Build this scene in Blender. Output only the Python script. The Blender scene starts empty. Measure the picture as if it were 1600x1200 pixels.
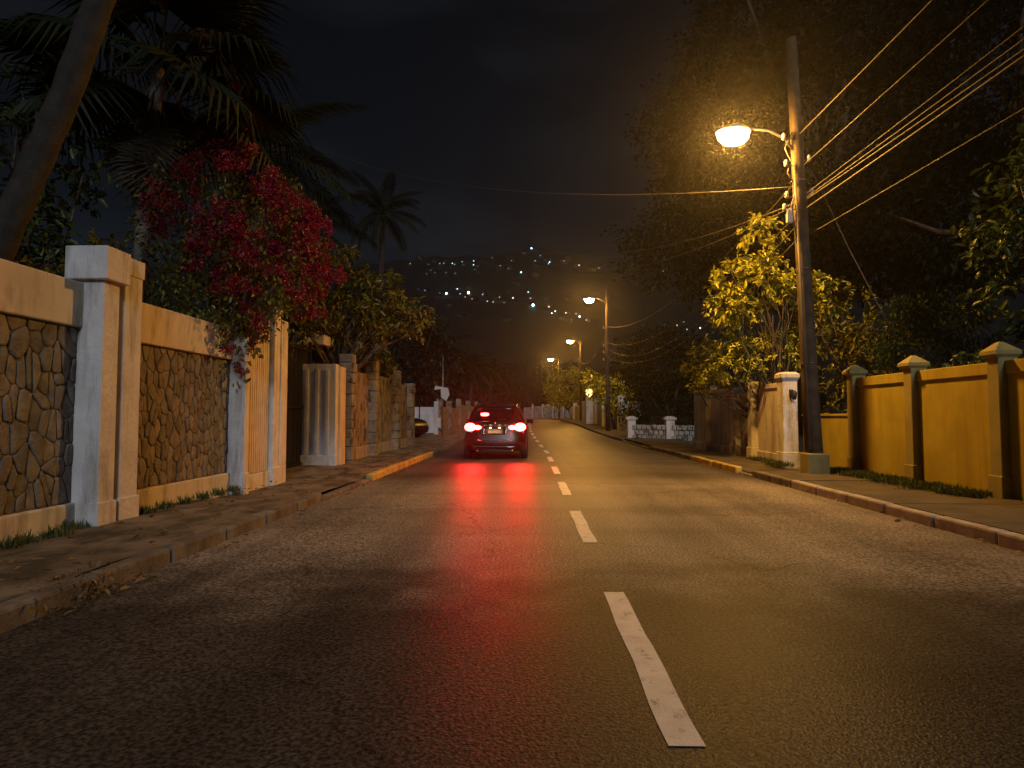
import bpy, bmesh, math, random
import numpy as np
from mathutils import Vector, Matrix, Euler

random.seed(7)
rng = np.random.default_rng(7)
R = math.radians
scene = bpy.context.scene
col = scene.collection

# ------------------------------------------------------------------ camera
cam_d = bpy.data.cameras.new('camera')
cam_d.sensor_width = 36.0
cam_d.lens = 22.5
cam_d.clip_start = 0.05
cam_d.clip_end = 3000
cam = bpy.data.objects.new('camera', cam_d)
col.objects.link(cam)
cam.location = (0, 0, 1.25)
cam.rotation_euler = (R(90 + 2.862), 0, R(1.602))
scene.camera = cam

# ------------------------------------------------------------------ night sky
SUN_EL, SUN_AZ = 25.0, 170.0        # sky and added headlight fill: behind the camera, a little to the right
world = bpy.data.worlds.new('World')
scene.world = world
world.use_nodes = True
world.cycles.sampling_method = 'NONE'
wn, wl = world.node_tree.nodes, world.node_tree.links
wn.clear()
w_out = wn.new('ShaderNodeOutputWorld')
w_add = wn.new('ShaderNodeAddShader')
bg_sky = wn.new('ShaderNodeBackground')
bg_cloud = wn.new('ShaderNodeBackground')
sky = wn.new('ShaderNodeTexSky')
sky.sky_type = 'NISHITA'
sky.sun_disc = False
sky.sun_elevation = R(SUN_EL)
sky.sun_rotation = R(SUN_AZ)
hsv = wn.new('ShaderNodeHueSaturation')
hsv.inputs['Saturation'].default_value = 0.85
wl.new(sky.outputs[0], hsv.inputs['Color'])
wl.new(hsv.outputs[0], bg_sky.inputs[0])
bg_sky.inputs[1].default_value = 0.0016
w_tc = wn.new('ShaderNodeTexCoord')
w_map = wn.new('ShaderNodeMapping')
w_map.inputs['Scale'].default_value = (1.2, 1.2, 4.0)
w_noise = wn.new('ShaderNodeTexNoise')
w_noise.inputs['Scale'].default_value = 2.6
w_noise.inputs['Detail'].default_value = 5
w_ramp = wn.new('ShaderNodeValToRGB')
w_ramp.color_ramp.elements[0].position = 0.45
w_ramp.color_ramp.elements[0].color = (0, 0, 0, 1)
w_ramp.color_ramp.elements[1].position = 0.8
w_ramp.color_ramp.elements[1].color = (0.52, 0.56, 0.66, 1)
wl.new(w_tc.outputs['Generated'], w_map.inputs[0])
wl.new(w_map.outputs[0], w_noise.inputs['Vector'])
wl.new(w_noise.outputs['Fac'], w_ramp.inputs[0])
wl.new(w_ramp.outputs[0], bg_cloud.inputs[0])
bg_cloud.inputs[1].default_value = 0.012
wl.new(bg_sky.outputs[0], w_add.inputs[0])
wl.new(bg_cloud.outputs[0], w_add.inputs[1])
wl.new(w_add.outputs[0], w_out.inputs[0])

headlight_fill_d = bpy.data.lights.new('headlight_fill', 'SUN')  # sun light added to stand in for the camera car's headlights
headlight_fill_d.energy = 0.95
headlight_fill_d.angle = R(14)
headlight_fill_d.color = (0.92, 0.95, 1.0)
headlight_fill = bpy.data.objects.new('headlight_fill', headlight_fill_d)
col.objects.link(headlight_fill)
_az = R(SUN_AZ)
headlight_fill_dir = Vector((math.sin(_az) * math.cos(R(SUN_EL)), math.cos(_az) * math.cos(R(SUN_EL)), math.sin(R(SUN_EL))))
headlight_fill.rotation_euler = (-headlight_fill_dir).to_track_quat('-Z', 'Y').to_euler()

vs = scene.view_settings
vs.view_transform = 'Standard'
vs.look = 'None'
vs.exposure = 0.0
vs.gamma = 1.0
vs.use_curve_mapping = False
cy = scene.cycles
cy.use_denoising = True
cy.max_bounces = 5
cy.diffuse_bounces = 2
cy.glossy_bounces = 3
cy.transmission_bounces = 3
cy.transparent_max_bounces = 8
cy.volume_bounces = 0
cy.sample_clamp_indirect = 3.0
cy.caustics_reflective = False
cy.caustics_refractive = False

# ------------------------------------------------------------------ helpers
def tag(o, label=None, cat=None, group=None, kind=None):
    if label: o['label'] = label
    if cat: o['category'] = cat
    if group: o['group'] = group
    if kind: o['kind'] = kind
    return o

def empty(name, loc=(0, 0, 0), rz=0.0):
    o = bpy.data.objects.new(name, None)
    col.objects.link(o)
    o.location = loc
    o.rotation_euler = (0, 0, rz)
    o.empty_display_size = 0.1
    return o

def link(name, me, parent=None, loc=None, rot=None, scale=None):
    o = bpy.data.objects.new(name, me)
    col.objects.link(o)
    if parent: o.parent = parent
    if loc is not None: o.location = loc
    if rot is not None: o.rotation_euler = rot
    if scale is not None: o.scale = scale
    return o

class MB:
    """collects vertices and faces, then becomes ONE mesh object"""
    def __init__(s): s.v, s.f, s.sm = [], [], []
    def add(s, vs_, fs_, smooth=False):
        b = len(s.v)
        s.v += [tuple(p) for p in vs_]
        s.f += [tuple(b + i for i in f) for f in fs_]
        s.sm += [smooth] * len(fs_)
        return s
    def box(s, x0, x1, y0, y1, z0, z1, c=0.0):
        if c <= 0:
            v = [(x, y, z) for x in (x0, x1) for y in (y0, y1) for z in (z0, z1)]
            f = [(0, 1, 3, 2), (4, 6, 7, 5), (0, 4, 5, 1), (2, 3, 7, 6), (0, 2, 6, 4), (1, 5, 7, 3)]
            return s.add(v, f)
        bm = bmesh.new()
        bmesh.ops.create_cube(bm, size=1.0)
        for q in bm.verts:
            q.co = Vector(((x0 + x1) / 2 + q.co.x * (x1 - x0), (y0 + y1) / 2 + q.co.y * (y1 - y0), (z0 + z1) / 2 + q.co.z * (z1 - z0)))
        bmesh.ops.bevel(bm, geom=list(bm.edges), offset=c, segments=2, affect='EDGES', profile=0.5)
        bm.verts.index_update()
        s.add([q.co[:] for q in bm.verts], [[q.index for q in f.verts] for f in bm.faces])
        bm.free()
        return s
    def tube(s, pts, rad, n=8, caps=True):
        pts = [Vector(p) for p in pts]
        if not hasattr(rad, '__len__'): rad = [rad] * len(pts)
        rings, up = [], None
        for i, p in enumerate(pts):
            t = (pts[min(i + 1, len(pts) - 1)] - pts[max(i - 1, 0)]).normalized()
            if up is None:
                up = Vector((0, 0, 1)) if abs(t.z) < 0.9 else Vector((1, 0, 0))
            a = t.cross(up).normalized(); b = a.cross(t).normalized(); up = b
            rings.append([p + (a * math.cos(2 * math.pi * k / n) + b * math.sin(2 * math.pi * k / n)) * rad[i] for k in range(n)])
        v = [q for r in rings for q in r]
        f = [(i * n + k, i * n + (k + 1) % n, (i + 1) * n + (k + 1) % n, (i + 1) * n + k) for i in range(len(pts) - 1) for k in range(n)]
        if caps:
            f.append(tuple(range(n - 1, -1, -1))); f.append(tuple((len(pts) - 1) * n + k for k in range(n)))
        return s.add(v, f, True)
    def lathe(s, prof, n=16, cx=0, cyy=0, sq=False):
        rings = []
        for r, z in prof:
            rings += [(cx + r * math.cos(2 * math.pi * k / n), cyy + r * math.sin(2 * math.pi * k / n), z) for k in range(n)]
        f = [(i * n + k, i * n + (k + 1) % n, (i + 1) * n + (k + 1) % n, (i + 1) * n + k) for i in range(len(prof) - 1) for k in range(n)]
        f.append(tuple(range(n - 1, -1, -1))); f.append(tuple((len(prof) - 1) * n + k for k in range(n)))
        return s.add(rings, f, True)
    def frustum(s, cx, cyy, h):
        """square stacked frusta: h = [(half_x, half_y, z), ...]"""
        v = []
        for a, b, z in h: v += [(cx - a, cyy - b, z), (cx + a, cyy - b, z), (cx + a, cyy + b, z), (cx - a, cyy + b, z)]
        f = [(i * 4 + k, i * 4 + (k + 1) % 4, (i + 1) * 4 + (k + 1) % 4, (i + 1) * 4 + k) for i in range(len(h) - 1) for k in range(4)]
        f += [(3, 2, 1, 0), tuple((len(h) - 1) * 4 + k for k in range(4))]
        return s.add(v, f)
    def mesh(s, name, mat):
        me = bpy.data.meshes.new(name)
        me.from_pydata(s.v, [], s.f)
        me.polygons.foreach_set('use_smooth', s.sm)
        if mat: me.materials.append(mat)
        me.update()
        return me
    def build(s, name, mat, parent=None, **k): return link(name, s.mesh(name, mat), parent, **k)

# ------------------------------------------------------------------ materials
def nodes_of(m):
    m.use_nodes = True
    nt = m.node_tree
    return nt, nt.nodes, nt.links, nt.nodes['Principled BSDF']

def surf(name, c1, c2, scale=4.0, rough=0.8, bump=0.15, bscale=40.0, stain=None, spec=0.4, stain_scale=(1.5, 1.5, 0.5), stain_pos=(0.5, 0.72), metallic=0.0, bdist=0.01):
    """two-tone noise colour, optional stains with a shape of their own, fine bump"""
    m = bpy.data.materials.new(name)
    nt, n, l, p = nodes_of(m)
    p.inputs['Roughness'].default_value = rough
    p.inputs['Specular IOR Level'].default_value = spec
    p.inputs['Metallic'].default_value = metallic
    geo = n.new('ShaderNodeNewGeometry')
    no = n.new('ShaderNodeTexNoise'); no.inputs['Scale'].default_value = scale; no.inputs['Detail'].default_value = 6
    l.new(geo.outputs['Position'], no.inputs['Vector'])
    ra = n.new('ShaderNodeValToRGB')
    ra.color_ramp.elements[0].position = 0.35; ra.color_ramp.elements[0].color = (*c1, 1)
    ra.color_ramp.elements[1].position = 0.68; ra.color_ramp.elements[1].color = (*c2, 1)
    l.new(no.outputs['Fac'], ra.inputs[0])
    out = ra.outputs[0]
    if stain:
        mp = n.new('ShaderNodeMapping'); mp.inputs['Scale'].default_value = stain_scale
        l.new(geo.outputs['Position'], mp.inputs[0])
        n2 = n.new('ShaderNodeTexNoise'); n2.inputs['Scale'].default_value = 1.6; n2.inputs['Detail'].default_value = 8; n2.inputs['Roughness'].default_value = 0.65
        l.new(mp.outputs[0], n2.inputs['Vector'])
        r2 = n.new('ShaderNodeValToRGB')
        r2.color_ramp.elements[0].position = stain_pos[0]; r2.color_ramp.elements[0].color = (0, 0, 0, 1)
        r2.color_ramp.elements[1].position = stain_pos[1]; r2.color_ramp.elements[1].color = (1, 1, 1, 1)
        l.new(n2.outputs['Fac'], r2.inputs[0])
        mx = n.new('ShaderNodeMixRGB'); mx.inputs[2].default_value = (*stain, 1)
        l.new(r2.outputs[0], mx.inputs[0]); l.new(out, mx.inputs[1])
        out = mx.outputs[0]
    l.new(out, p.inputs['Base Color'])
    if bump:
        nb = n.new('ShaderNodeTexNoise'); nb.inputs['Scale'].default_value = bscale; nb.inputs['Detail'].default_value = 4
        l.new(geo.outputs['Position'], nb.inputs['Vector'])
        b = n.new('ShaderNodeBump'); b.inputs['Strength'].default_value = bump; b.inputs['Distance'].default_value = bdist
        l.new(nb.outputs['Fac'], b.inputs['Height']); l.new(b.outputs[0], p.inputs['Normal'])
    return m

def leafmat(name, c1, c2, rough=0.45, trans=0.25, spec=0.4):
    m = bpy.data.materials.new(name)
    nt, n, l, p = nodes_of(m)
    geo = n.new('ShaderNodeNewGeometry')
    ra = n.new('ShaderNodeValToRGB')
    ra.color_ramp.elements[0].color = (*c1, 1); ra.color_ramp.elements[1].color = (*c2, 1)
    l.new(geo.outputs['Random Per Island'], ra.inputs[0])
    l.new(ra.outputs[0], p.inputs['Base Color'])
    p.inputs['Roughness'].default_value = rough
    p.inputs['Specular IOR Level'].default_value = spec
    tr = n.new('ShaderNodeBsdfTranslucent'); l.new(ra.outputs[0], tr.inputs[0])
    mx = n.new('ShaderNodeMixShader'); mx.inputs[0].default_value = trans
    l.new(p.outputs[0], mx.inputs[1]); l.new(tr.outputs[0], mx.inputs[2])
    l.new(mx.outputs[0], n['Material Output'].inputs[0])
    return m

def emit(name, rgb, strength, sample=True):
    m = bpy.data.materials.new(name)
    m.use_nodes = True
    n, l = m.node_tree.nodes, m.node_tree.links
    n.clear()
    e = n.new('ShaderNodeEmission'); e.inputs[0].default_value = (*rgb, 1); e.inputs[1].default_value = strength
    o = n.new('ShaderNodeOutputMaterial'); l.new(e.outputs[0], o.inputs[0])
    m.cycles.emission_sampling = 'FRONT' if sample else 'NONE'
    return m

def plain(name, c, rough=0.5, metallic=0.0, spec=0.5, coat=0.0):
    m = bpy.data.materials.new(name)
    nt, n, l, p = nodes_of(m)
    p.inputs['Roughness'].default_value = rough
    p.inputs['Metallic'].default_value = metallic
    p.inputs['Specular IOR Level'].default_value = spec
    p.inputs['Coat Weight'].default_value = coat
    geo = n.new('ShaderNodeNewGeometry')
    no = n.new('ShaderNodeTexNoise'); no.inputs['Scale'].default_value = 9; no.inputs['Detail'].default_value = 5
    l.new(geo.outputs['Position'], no.inputs['Vector'])
    ra = n.new('ShaderNodeValToRGB')
    ra.color_ramp.elements[0].position = 0.3; ra.color_ramp.elements[1].position = 0.7
    ra.color_ramp.elements[0].color = (*[k * 0.82 for k in c], 1); ra.color_ramp.elements[1].color = (*c, 1)
    l.new(no.outputs['Fac'], ra.inputs[0]); l.new(ra.outputs[0], p.inputs['Base Color'])
    return m

M = {}
M['white_plaster'] = surf('white_plaster', (0.5, 0.5, 0.51), (0.62, 0.62, 0.63), 3, 0.85, 0.5, 14, bdist=0.025, stain=(0.2, 0.18, 0.15), stain_scale=(3.2, 3.2, 0.45), stain_pos=(0.5, 0.74))
M['cream_plaster'] = surf('cream_plaster', (0.5, 0.45, 0.38), (0.6, 0.55, 0.47), 3, 0.9, 0.3, 55, stain=(0.2, 0.17, 0.13), stain_scale=(2.6, 2.6, 0.6), stain_pos=(0.5, 0.74))
M['yellow_plaster'] = surf('yellow_plaster', (0.28, 0.225, 0.022), (0.36, 0.29, 0.035), 2.2, 0.88, 0.3, 70, stain=(0.25, 0.18, 0.02), stain_scale=(2.4, 2.4, 0.3), stain_pos=(0.48, 0.72))
M['yellow_trim'] = surf('yellow_trim', (0.21, 0.185, 0.07), (0.27, 0.24, 0.095), 3, 0.85, 0.25, 60, stain=(0.13, 0.12, 0.05), stain_pos=(0.55, 0.8))
M['pink_plaster'] = surf('pink_plaster', (0.3, 0.285, 0.27), (0.4, 0.38, 0.36), 2.5, 0.9, 0.3, 50, stain=(0.14, 0.12, 0.1), stain_scale=(1.6, 1.6, 0.3), stain_pos=(0.48, 0.7))
M['pale_plaster'] = surf('pale_plaster', (0.5, 0.48, 0.45), (0.62, 0.6, 0.56), 2.5, 0.9, 0.4, 20, stain=(0.2, 0.17, 0.14), stain_scale=(1.6, 1.6, 0.3), stain_pos=(0.48, 0.72), bdist=0.02)
M['old_concrete'] = surf('old_concrete', (0.18, 0.165, 0.13), (0.29, 0.265, 0.21), 3.5, 0.95, 0.6, 25, stain=(0.06, 0.055, 0.045), stain_scale=(2, 2, 1.2), stain_pos=(0.5, 0.6), bdist=0.03)
M['stone'] = surf('stone', (0.11, 0.1, 0.087), (0.21, 0.19, 0.165), 6, 0.85, 0.6, 30, stain=(0.06, 0.055, 0.05), stain_scale=(3, 3, 2), stain_pos=(0.55, 0.75), bdist=0.02)
M['stone_grey'] = surf('stone_grey', (0.12, 0.11, 0.1), (0.24, 0.21, 0.18), 5, 0.9, 0.6, 30, bdist=0.02)
M['stone_pale'] = surf('stone_pale', (0.15, 0.135, 0.115), (0.26, 0.235, 0.2), 6, 0.85, 0.6, 30, stain=(0.09, 0.08, 0.06), stain_scale=(3, 3, 2), stain_pos=(0.55, 0.75), bdist=0.02)
M['pale_stone'] = surf('pale_stone', (0.3, 0.3, 0.28), (0.42, 0.42, 0.4), 5, 0.9, 0.5, 25, stain=(0.1, 0.1, 0.09), stain_scale=(2, 2, 2), stain_pos=(0.48, 0.6))
M['mortar'] = surf('mortar', (0.085, 0.077, 0.067), (0.15, 0.134, 0.116), 9, 0.95, 0.4, 60)
M['pavement'] = surf('pavement', (0.1, 0.085, 0.065), (0.2, 0.17, 0.13), 1.6, 0.92, 0.5, 45, stain=(0.035, 0.035, 0.02), stain_scale=(1.4, 0.8, 1), stain_pos=(0.45, 0.62))
M['pavement_right'] = surf('pavement_right', (0.06, 0.05, 0.036), (0.1, 0.083, 0.06), 2.0, 0.95, 0.4, 50, stain=(0.05, 0.04, 0.025), stain_scale=(1.4, 0.8, 1), stain_pos=(0.5, 0.72))
M['kerb'] = surf('kerb', (0.11, 0.1, 0.09), (0.19, 0.175, 0.16), 5, 0.9, 0.7, 30, stain=(0.045, 0.04, 0.032), stain_pos=(0.45, 0.7))
M['kerb_lilac'] = surf('kerb_lilac', (0.27, 0.25, 0.27), (0.37, 0.35, 0.37), 5, 0.9, 0.4, 40, stain=(0.12, 0.1, 0.1), stain_pos=(0.5, 0.75))
M['kerb_yellow'] = surf('kerb_yellow', (0.42, 0.3, 0.06), (0.52, 0.4, 0.1), 6, 0.85, 0.4, 40, stain=(0.16, 0.13, 0.08), stain_pos=(0.46, 0.7))
M['soil'] = surf('soil', (0.03, 0.026, 0.018), (0.06, 0.05, 0.035), 1.2, 0.95, 0.6, 20)
M['hill'] = surf('hill', (0.005, 0.006, 0.005), (0.013, 0.014, 0.012), 0.05, 0.95, 0.0)
M['wood_pole'] = surf('wood_pole', (0.04, 0.028, 0.018), (0.085, 0.06, 0.038), 5, 0.85, 0.5, 30, stain=(0.04, 0.03, 0.022), stain_scale=(6, 6, 0.4), stain_pos=(0.5, 0.66))
M['bark'] = surf('bark', (0.05, 0.038, 0.027), (0.11, 0.085, 0.06), 8, 0.9, 0.8, 25, bdist=0.02)
M['palm_bark'] = surf('palm_bark', (0.02, 0.017, 0.014), (0.04, 0.033, 0.027), 6, 0.9, 0.6, 22, bdist=0.02)
M['palm_grey'] = surf('palm_grey', (0.08, 0.074, 0.066), (0.16, 0.15, 0.135), 6, 0.9, 0.6, 22, bdist=0.02)
M['cable'] = plain('cable', (0.09, 0.075, 0.06), 0.5)
M['cable_pale'] = plain('cable_pale', (0.07, 0.06, 0.048), 0.6)
M['metal'] = plain('metal', (0.22, 0.22, 0.22), 0.45, 0.8)
M['gate_black'] = plain('gate_black', (0.014, 0.013, 0.012), 0.5, 0.0, 0.2)
M['slat_white'] = surf('slat_white', (0.5, 0.46, 0.4), (0.6, 0.56, 0.5), 5, 0.7, 0.15, 50, stain=(0.24, 0.2, 0.15), stain_scale=(4, 4, 0.4), stain_pos=(0.52, 0.8))
M['ceramic'] = plain('ceramic', (0.4, 0.38, 0.34), 0.3)
M['roof'] = surf('roof', (0.012, 0.01, 0.009), (0.02, 0.016, 0.014), 1, 0.9, 0.3, 10)
M['far_wall'] = surf('far_wall', (0.012, 0.012, 0.012), (0.02, 0.02, 0.02), 0.3, 0.9, 0.0)
M['marking'] = surf('marking', (0.6, 0.58, 0.57), (0.76, 0.74, 0.73), 7, 0.7, 0.4, 90, stain=(0.16, 0.145, 0.13), stain_scale=(9, 6, 1), stain_pos=(0.56, 0.7))
M['black_paint'] = plain('black_paint', (0.006, 0.006, 0.007), 0.32, 0.0, 0.4, 0.0)
M['dark_plastic'] = plain('dark_plastic', (0.012, 0.012, 0.012), 0.5)
M['car_glass'] = plain('car_glass', (0.006, 0.006, 0.008), 0.05, 0.0, 0.6)
M['chrome'] = plain('chrome', (0.62, 0.6, 0.58), 0.16, 1.0)
M['rubber'] = plain('rubber', (0.014, 0.014, 0.014), 0.8)
M['rim'] = plain('rim', (0.3, 0.3, 0.31), 0.35, 0.9)
M['plate'] = plain('plate', (0.55, 0.45, 0.3), 0.45)
M['red_lens'] = plain('red_lens', (0.12, 0.004, 0.004), 0.2)
M['sign_white'] = plain('sign_white', (0.5, 0.48, 0.47), 0.5)
M['dry_leaf'] = leafmat('dry_leaf', (0.12, 0.07, 0.03), (0.28, 0.18, 0.08), 0.7, 0.1)
M['grass'] = leafmat('grass', (0.04, 0.06, 0.014), (0.1, 0.12, 0.03), 0.6, 0.2)
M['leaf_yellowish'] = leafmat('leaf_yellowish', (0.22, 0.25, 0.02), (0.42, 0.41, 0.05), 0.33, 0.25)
M['leaf_big'] = leafmat('leaf_big', (0.07, 0.08, 0.012), (0.18, 0.17, 0.025), 0.38, 0.22)
M['leaf_green'] = leafmat('leaf_green', (0.022, 0.042, 0.009), (0.055, 0.08, 0.017), 0.42, 0.25)
M['leaf_dark'] = leafmat('leaf_dark', (0.006, 0.01, 0.003), (0.014, 0.019, 0.006), 0.7, 0.1, 0.12)
M['leaf_far'] = leafmat('leaf_far', (0.007, 0.01, 0.004), (0.018, 0.02, 0.008), 0.6, 0.15)
M['palm_leaf'] = leafmat('palm_leaf', (0.008, 0.014, 0.005), (0.018, 0.026, 0.009), 0.6, 0.15, 0.2)
M['palm_dead'] = leafmat('palm_dead', (0.03, 0.024, 0.015), (0.055, 0.043, 0.026), 0.8, 0.15)
M['bract'] = leafmat('bract', (0.12, 0.004, 0.018), (0.28, 0.01, 0.038), 0.5, 0.3)
SODIUM = (1.0, 0.47, 0.075)
M['lamp_glow'] = emit('lamp_glow', SODIUM, 1150)
M['lamp_far_glow'] = emit('lamp_far_glow', SODIUM, 900)
M['globe_glow'] = emit('globe_glow', (1.0, 0.6, 0.2), 3.0, False)
M['brake_glow'] = emit('brake_glow', (1.0, 0.02, 0.016), 140)
M['brake_glow_soft'] = emit('brake_glow_soft', (1.0, 0.022, 0.017), 110)
M['plate_lamp_glow'] = emit('plate_lamp_glow', (1.0, 0.6, 0.25), 9, False)
M['added_lamp_glow'] = emit('added_lamp_glow', (0.9, 0.85, 1.0), 90)

# asphalt: damp-looking, coarse aggregate
def make_asphalt(name='asphalt', k=1.0):
    m = bpy.data.materials.new(name)
    nt, n, l, p = nodes_of(m)
    geo = n.new('ShaderNodeNewGeometry')
    def noise(scale, detail=4, rough=0.5, mscale=None):
        t = n.new('ShaderNodeTexNoise'); t.inputs['Scale'].default_value = scale; t.inputs['Detail'].default_value = detail; t.inputs['Roughness'].default_value = rough
        if mscale:
            mp = n.new('ShaderNodeMapping'); mp.inputs['Scale'].default_value = mscale
            l.new(geo.outputs['Position'], mp.inputs[0]); l.new(mp.outputs[0], t.inputs['Vector'])
        else: l.new(geo.outputs['Position'], t.inputs['Vector'])
        return t
    def ramp(src, p0, c0, p1, c1):
        r = n.new('ShaderNodeValToRGB')
        r.color_ramp.elements[0].position = p0; r.color_ramp.elements[0].color = (*c0, 1)
        r.color_ramp.elements[1].position = p1; r.color_ramp.elements[1].color = (*c1, 1)
        l.new(src, r.inputs[0]); return r
    big = noise(0.55, 5, 0.6)
    fine = noise(45, 3)
    base = ramp(big.outputs['Fac'], 0.3, (0.066 * k, 0.062 * k, 0.06 * k), 0.72, (0.104 * k, 0.097 * k, 0.092 * k))
    fin = ramp(fine.outputs['Fac'], 0.38, (0.35, 0.35, 0.35), 0.68, (1.6, 1.56, 1.5))
    def mult(a, b_):
        q = n.new('ShaderNodeMixRGB'); q.blend_type = 'MULTIPLY'; q.inputs[0].default_value = 1
        l.new(a, q.inputs[1]); l.new(b_, q.inputs[2]); return q.outputs[0]
    c = mult(base.outputs[0], fin.outputs[0])
    # repair bands across the lane, wheel tracks along it
    band = noise(1.0, 3, 0.5, (0.12, 0.9, 1))
    c = mult(c, ramp(band.outputs['Fac'], 0.5, (1, 1, 1), 0.62, (0.84, 0.83, 0.82)).outputs[0])
    track = noise(1.0, 2, 0.5, (1.3, 0.04, 1))
    tr = ramp(track.outputs['Fac'], 0.42, (0.8, 0.8, 0.8), 0.6, (1.12, 1.11, 1.1))
    c = mult(c, tr.outputs[0])
    # lamp's light pool painted pale with ragged edge, foreground darkened; newer dark surfacing beyond
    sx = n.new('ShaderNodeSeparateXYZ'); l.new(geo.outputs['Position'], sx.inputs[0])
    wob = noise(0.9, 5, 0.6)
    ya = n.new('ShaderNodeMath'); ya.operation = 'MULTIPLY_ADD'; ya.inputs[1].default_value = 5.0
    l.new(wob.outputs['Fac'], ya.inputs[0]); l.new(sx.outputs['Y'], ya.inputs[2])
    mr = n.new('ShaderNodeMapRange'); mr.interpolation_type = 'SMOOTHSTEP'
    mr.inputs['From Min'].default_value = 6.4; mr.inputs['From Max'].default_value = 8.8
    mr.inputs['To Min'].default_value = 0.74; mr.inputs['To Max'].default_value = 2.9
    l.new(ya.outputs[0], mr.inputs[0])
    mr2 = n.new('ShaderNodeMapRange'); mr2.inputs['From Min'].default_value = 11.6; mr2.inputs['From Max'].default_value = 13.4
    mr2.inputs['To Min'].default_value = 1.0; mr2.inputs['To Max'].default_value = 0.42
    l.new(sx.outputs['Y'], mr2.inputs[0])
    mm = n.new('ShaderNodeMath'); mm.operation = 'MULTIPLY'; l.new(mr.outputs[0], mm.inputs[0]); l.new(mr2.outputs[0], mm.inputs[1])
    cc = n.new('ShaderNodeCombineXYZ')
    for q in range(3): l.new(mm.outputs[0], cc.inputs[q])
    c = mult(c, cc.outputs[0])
    # oil spots
    oil = noise(1.7, 6, 0.7)
    c = mult(c, ramp(oil.outputs['Fac'], 0.62, (1, 1, 1), 0.74, (0.72, 0.7, 0.68)).outputs[0])
    # cracks
    warp = noise(2.5, 4, 0.6)
    vm = n.new('ShaderNodeVectorMath'); vm.operation = 'MULTIPLY_ADD'; vm.inputs[1].default_value = (0.5, 0.5, 0.0)
    l.new(warp.outputs['Color'], vm.inputs[0]); l.new(geo.outputs['Position'], vm.inputs[2])
    cr = n.new('ShaderNodeTexVoronoi'); cr.feature = 'DISTANCE_TO_EDGE'; cr.inputs['Scale'].default_value = 0.42
    l.new(vm.outputs[0], cr.inputs['Vector'])
    crk = ramp(cr.outputs['Distance'], 0.002, (0.6, 0.58, 0.56), 0.007, (1, 1, 1))
    gate_ = noise(0.35, 2)
    cg = ramp(gate_.outputs['Fac'], 0.45, (0, 0, 0), 0.55, (1, 1, 1))
    cm = n.new('ShaderNodeMixRGB'); cm.inputs[2].default_value = (1, 1, 1, 1)
    l.new(cg.outputs[0], cm.inputs[0]); l.new(crk.outputs[0], cm.inputs[1])
    c = mult(c, cm.outputs[0])
    l.new(c, p.inputs['Base Color'])
    rr = ramp(big.outputs['Fac'], 0.3, (0.4,) * 3, 0.7, (0.52,) * 3)
    l.new(rr.outputs[0], p.inputs['Roughness'])
    p.inputs['Specular IOR Level'].default_value = 0.06
    g1 = noise(62, 3)
    vor = n.new('ShaderNodeTexVoronoi'); vor.inputs['Scale'].default_value = 80
    l.new(geo.outputs['Position'], vor.inputs['Vector'])
    und = noise(5.0, 3)
    a1 = n.new('ShaderNodeMath'); a1.operation = 'MULTIPLY_ADD'; a1.inputs[1].default_value = 0.9
    l.new(g1.outputs['Fac'], a1.inputs[0]); l.new(vor.outputs['Distance'], a1.inputs[2])
    a2 = n.new('ShaderNodeMath'); a2.operation = 'MULTIPLY_ADD'; a2.inputs[1].default_value = 0.3
    l.new(und.outputs['Fac'], a2.inputs[0]); l.new(a1.outputs[0], a2.inputs[2])
    b = n.new('ShaderNodeBump'); b.inputs['Strength'].default_value = 0.4; b.inputs['Distance'].default_value = 0.006
    l.new(a2.outputs[0], b.inputs['Height']); l.new(b.outputs[0], p.inputs['Normal'])
    return m
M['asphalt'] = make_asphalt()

# ------------------------------------------------------------------ the lie of the land
_GY = ([-40, 24, 34, 42, 52, 62, 80, 100, 150], [0, 0, .10, .24, .42, .6, .75, .8, .85])
_CY = ([-40, 22, 31, 42, 60, 80, 95, 110, 125, 145], [.59, .59, .32, .06, -.08, -.4, -1.6, -5, -11, -22])
def g(y): return float(np.interp(y, *_GY))
def cx(y): return float(np.interp(y, *_CY))
LK, RK = -3.68, 4.02           # kerb faces, measured from the centre line
RIDGE = ([-300, -120, -79, -54, -29, -12, 0, 13, 30, 51, 90, 150, 300], [96, 100, 103, 106, 105, 108, 113, 109, 105, 102, 100, 97, 90])
def hill_z(x, y):
    r = np.interp(x, *RIDGE)
    u = (y - 150) / 270.0
    if u <= 0: return 0.85
    if u < 1: return 0.85 + r * (0.55 * u + 0.45 * u * u * (3 - 2 * u))
    return r * (1 - 0.9 * ((y - 420) / 60) ** 2)

# ground sheet and hill in one terrain
ys = [-38, -20, -8, 0, 6, 12, 18, 24, 30, 36, 42, 52, 62, 72, 80, 90, 100, 115, 130]
xs = list(range(-280, 281, 20))
b = MB()
v = [(x, y, g(y) - 0.09) for y in ys for x in xs]
nx = len(xs)
b.add(v, [(j * nx + i, j * nx + i + 1, (j + 1) * nx + i + 1, (j + 1) * nx + i) for j in range(len(ys) - 1) for i in range(nx - 1)])
tag(b.build('ground', M['soil']), 'dark bare soil under the gardens', kind='structure')
b = MB()
hy = list(range(130, 471, 5)); hx = list(range(-280, 281, 7)); nx = len(hx)
v = []
for y in hy:
    for x in hx:
        z = hill_z(x, y) if y > 150 else 0.76 + (y - 130) * 0.0045
        if y > 150: z += 2.2 * (math.sin(x * .21 + y * .13) * math.sin(x * .07 - y * .11)) * min(1, (y - 150) / 40)
        v.append((x, y, z))
b.add(v, [(j * nx + i, j * nx + i + 1, (j + 1) * nx + i + 1, (j + 1) * nx + i) for j in range(len(hy) - 1) for i in range(nx - 1)], True)
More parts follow.
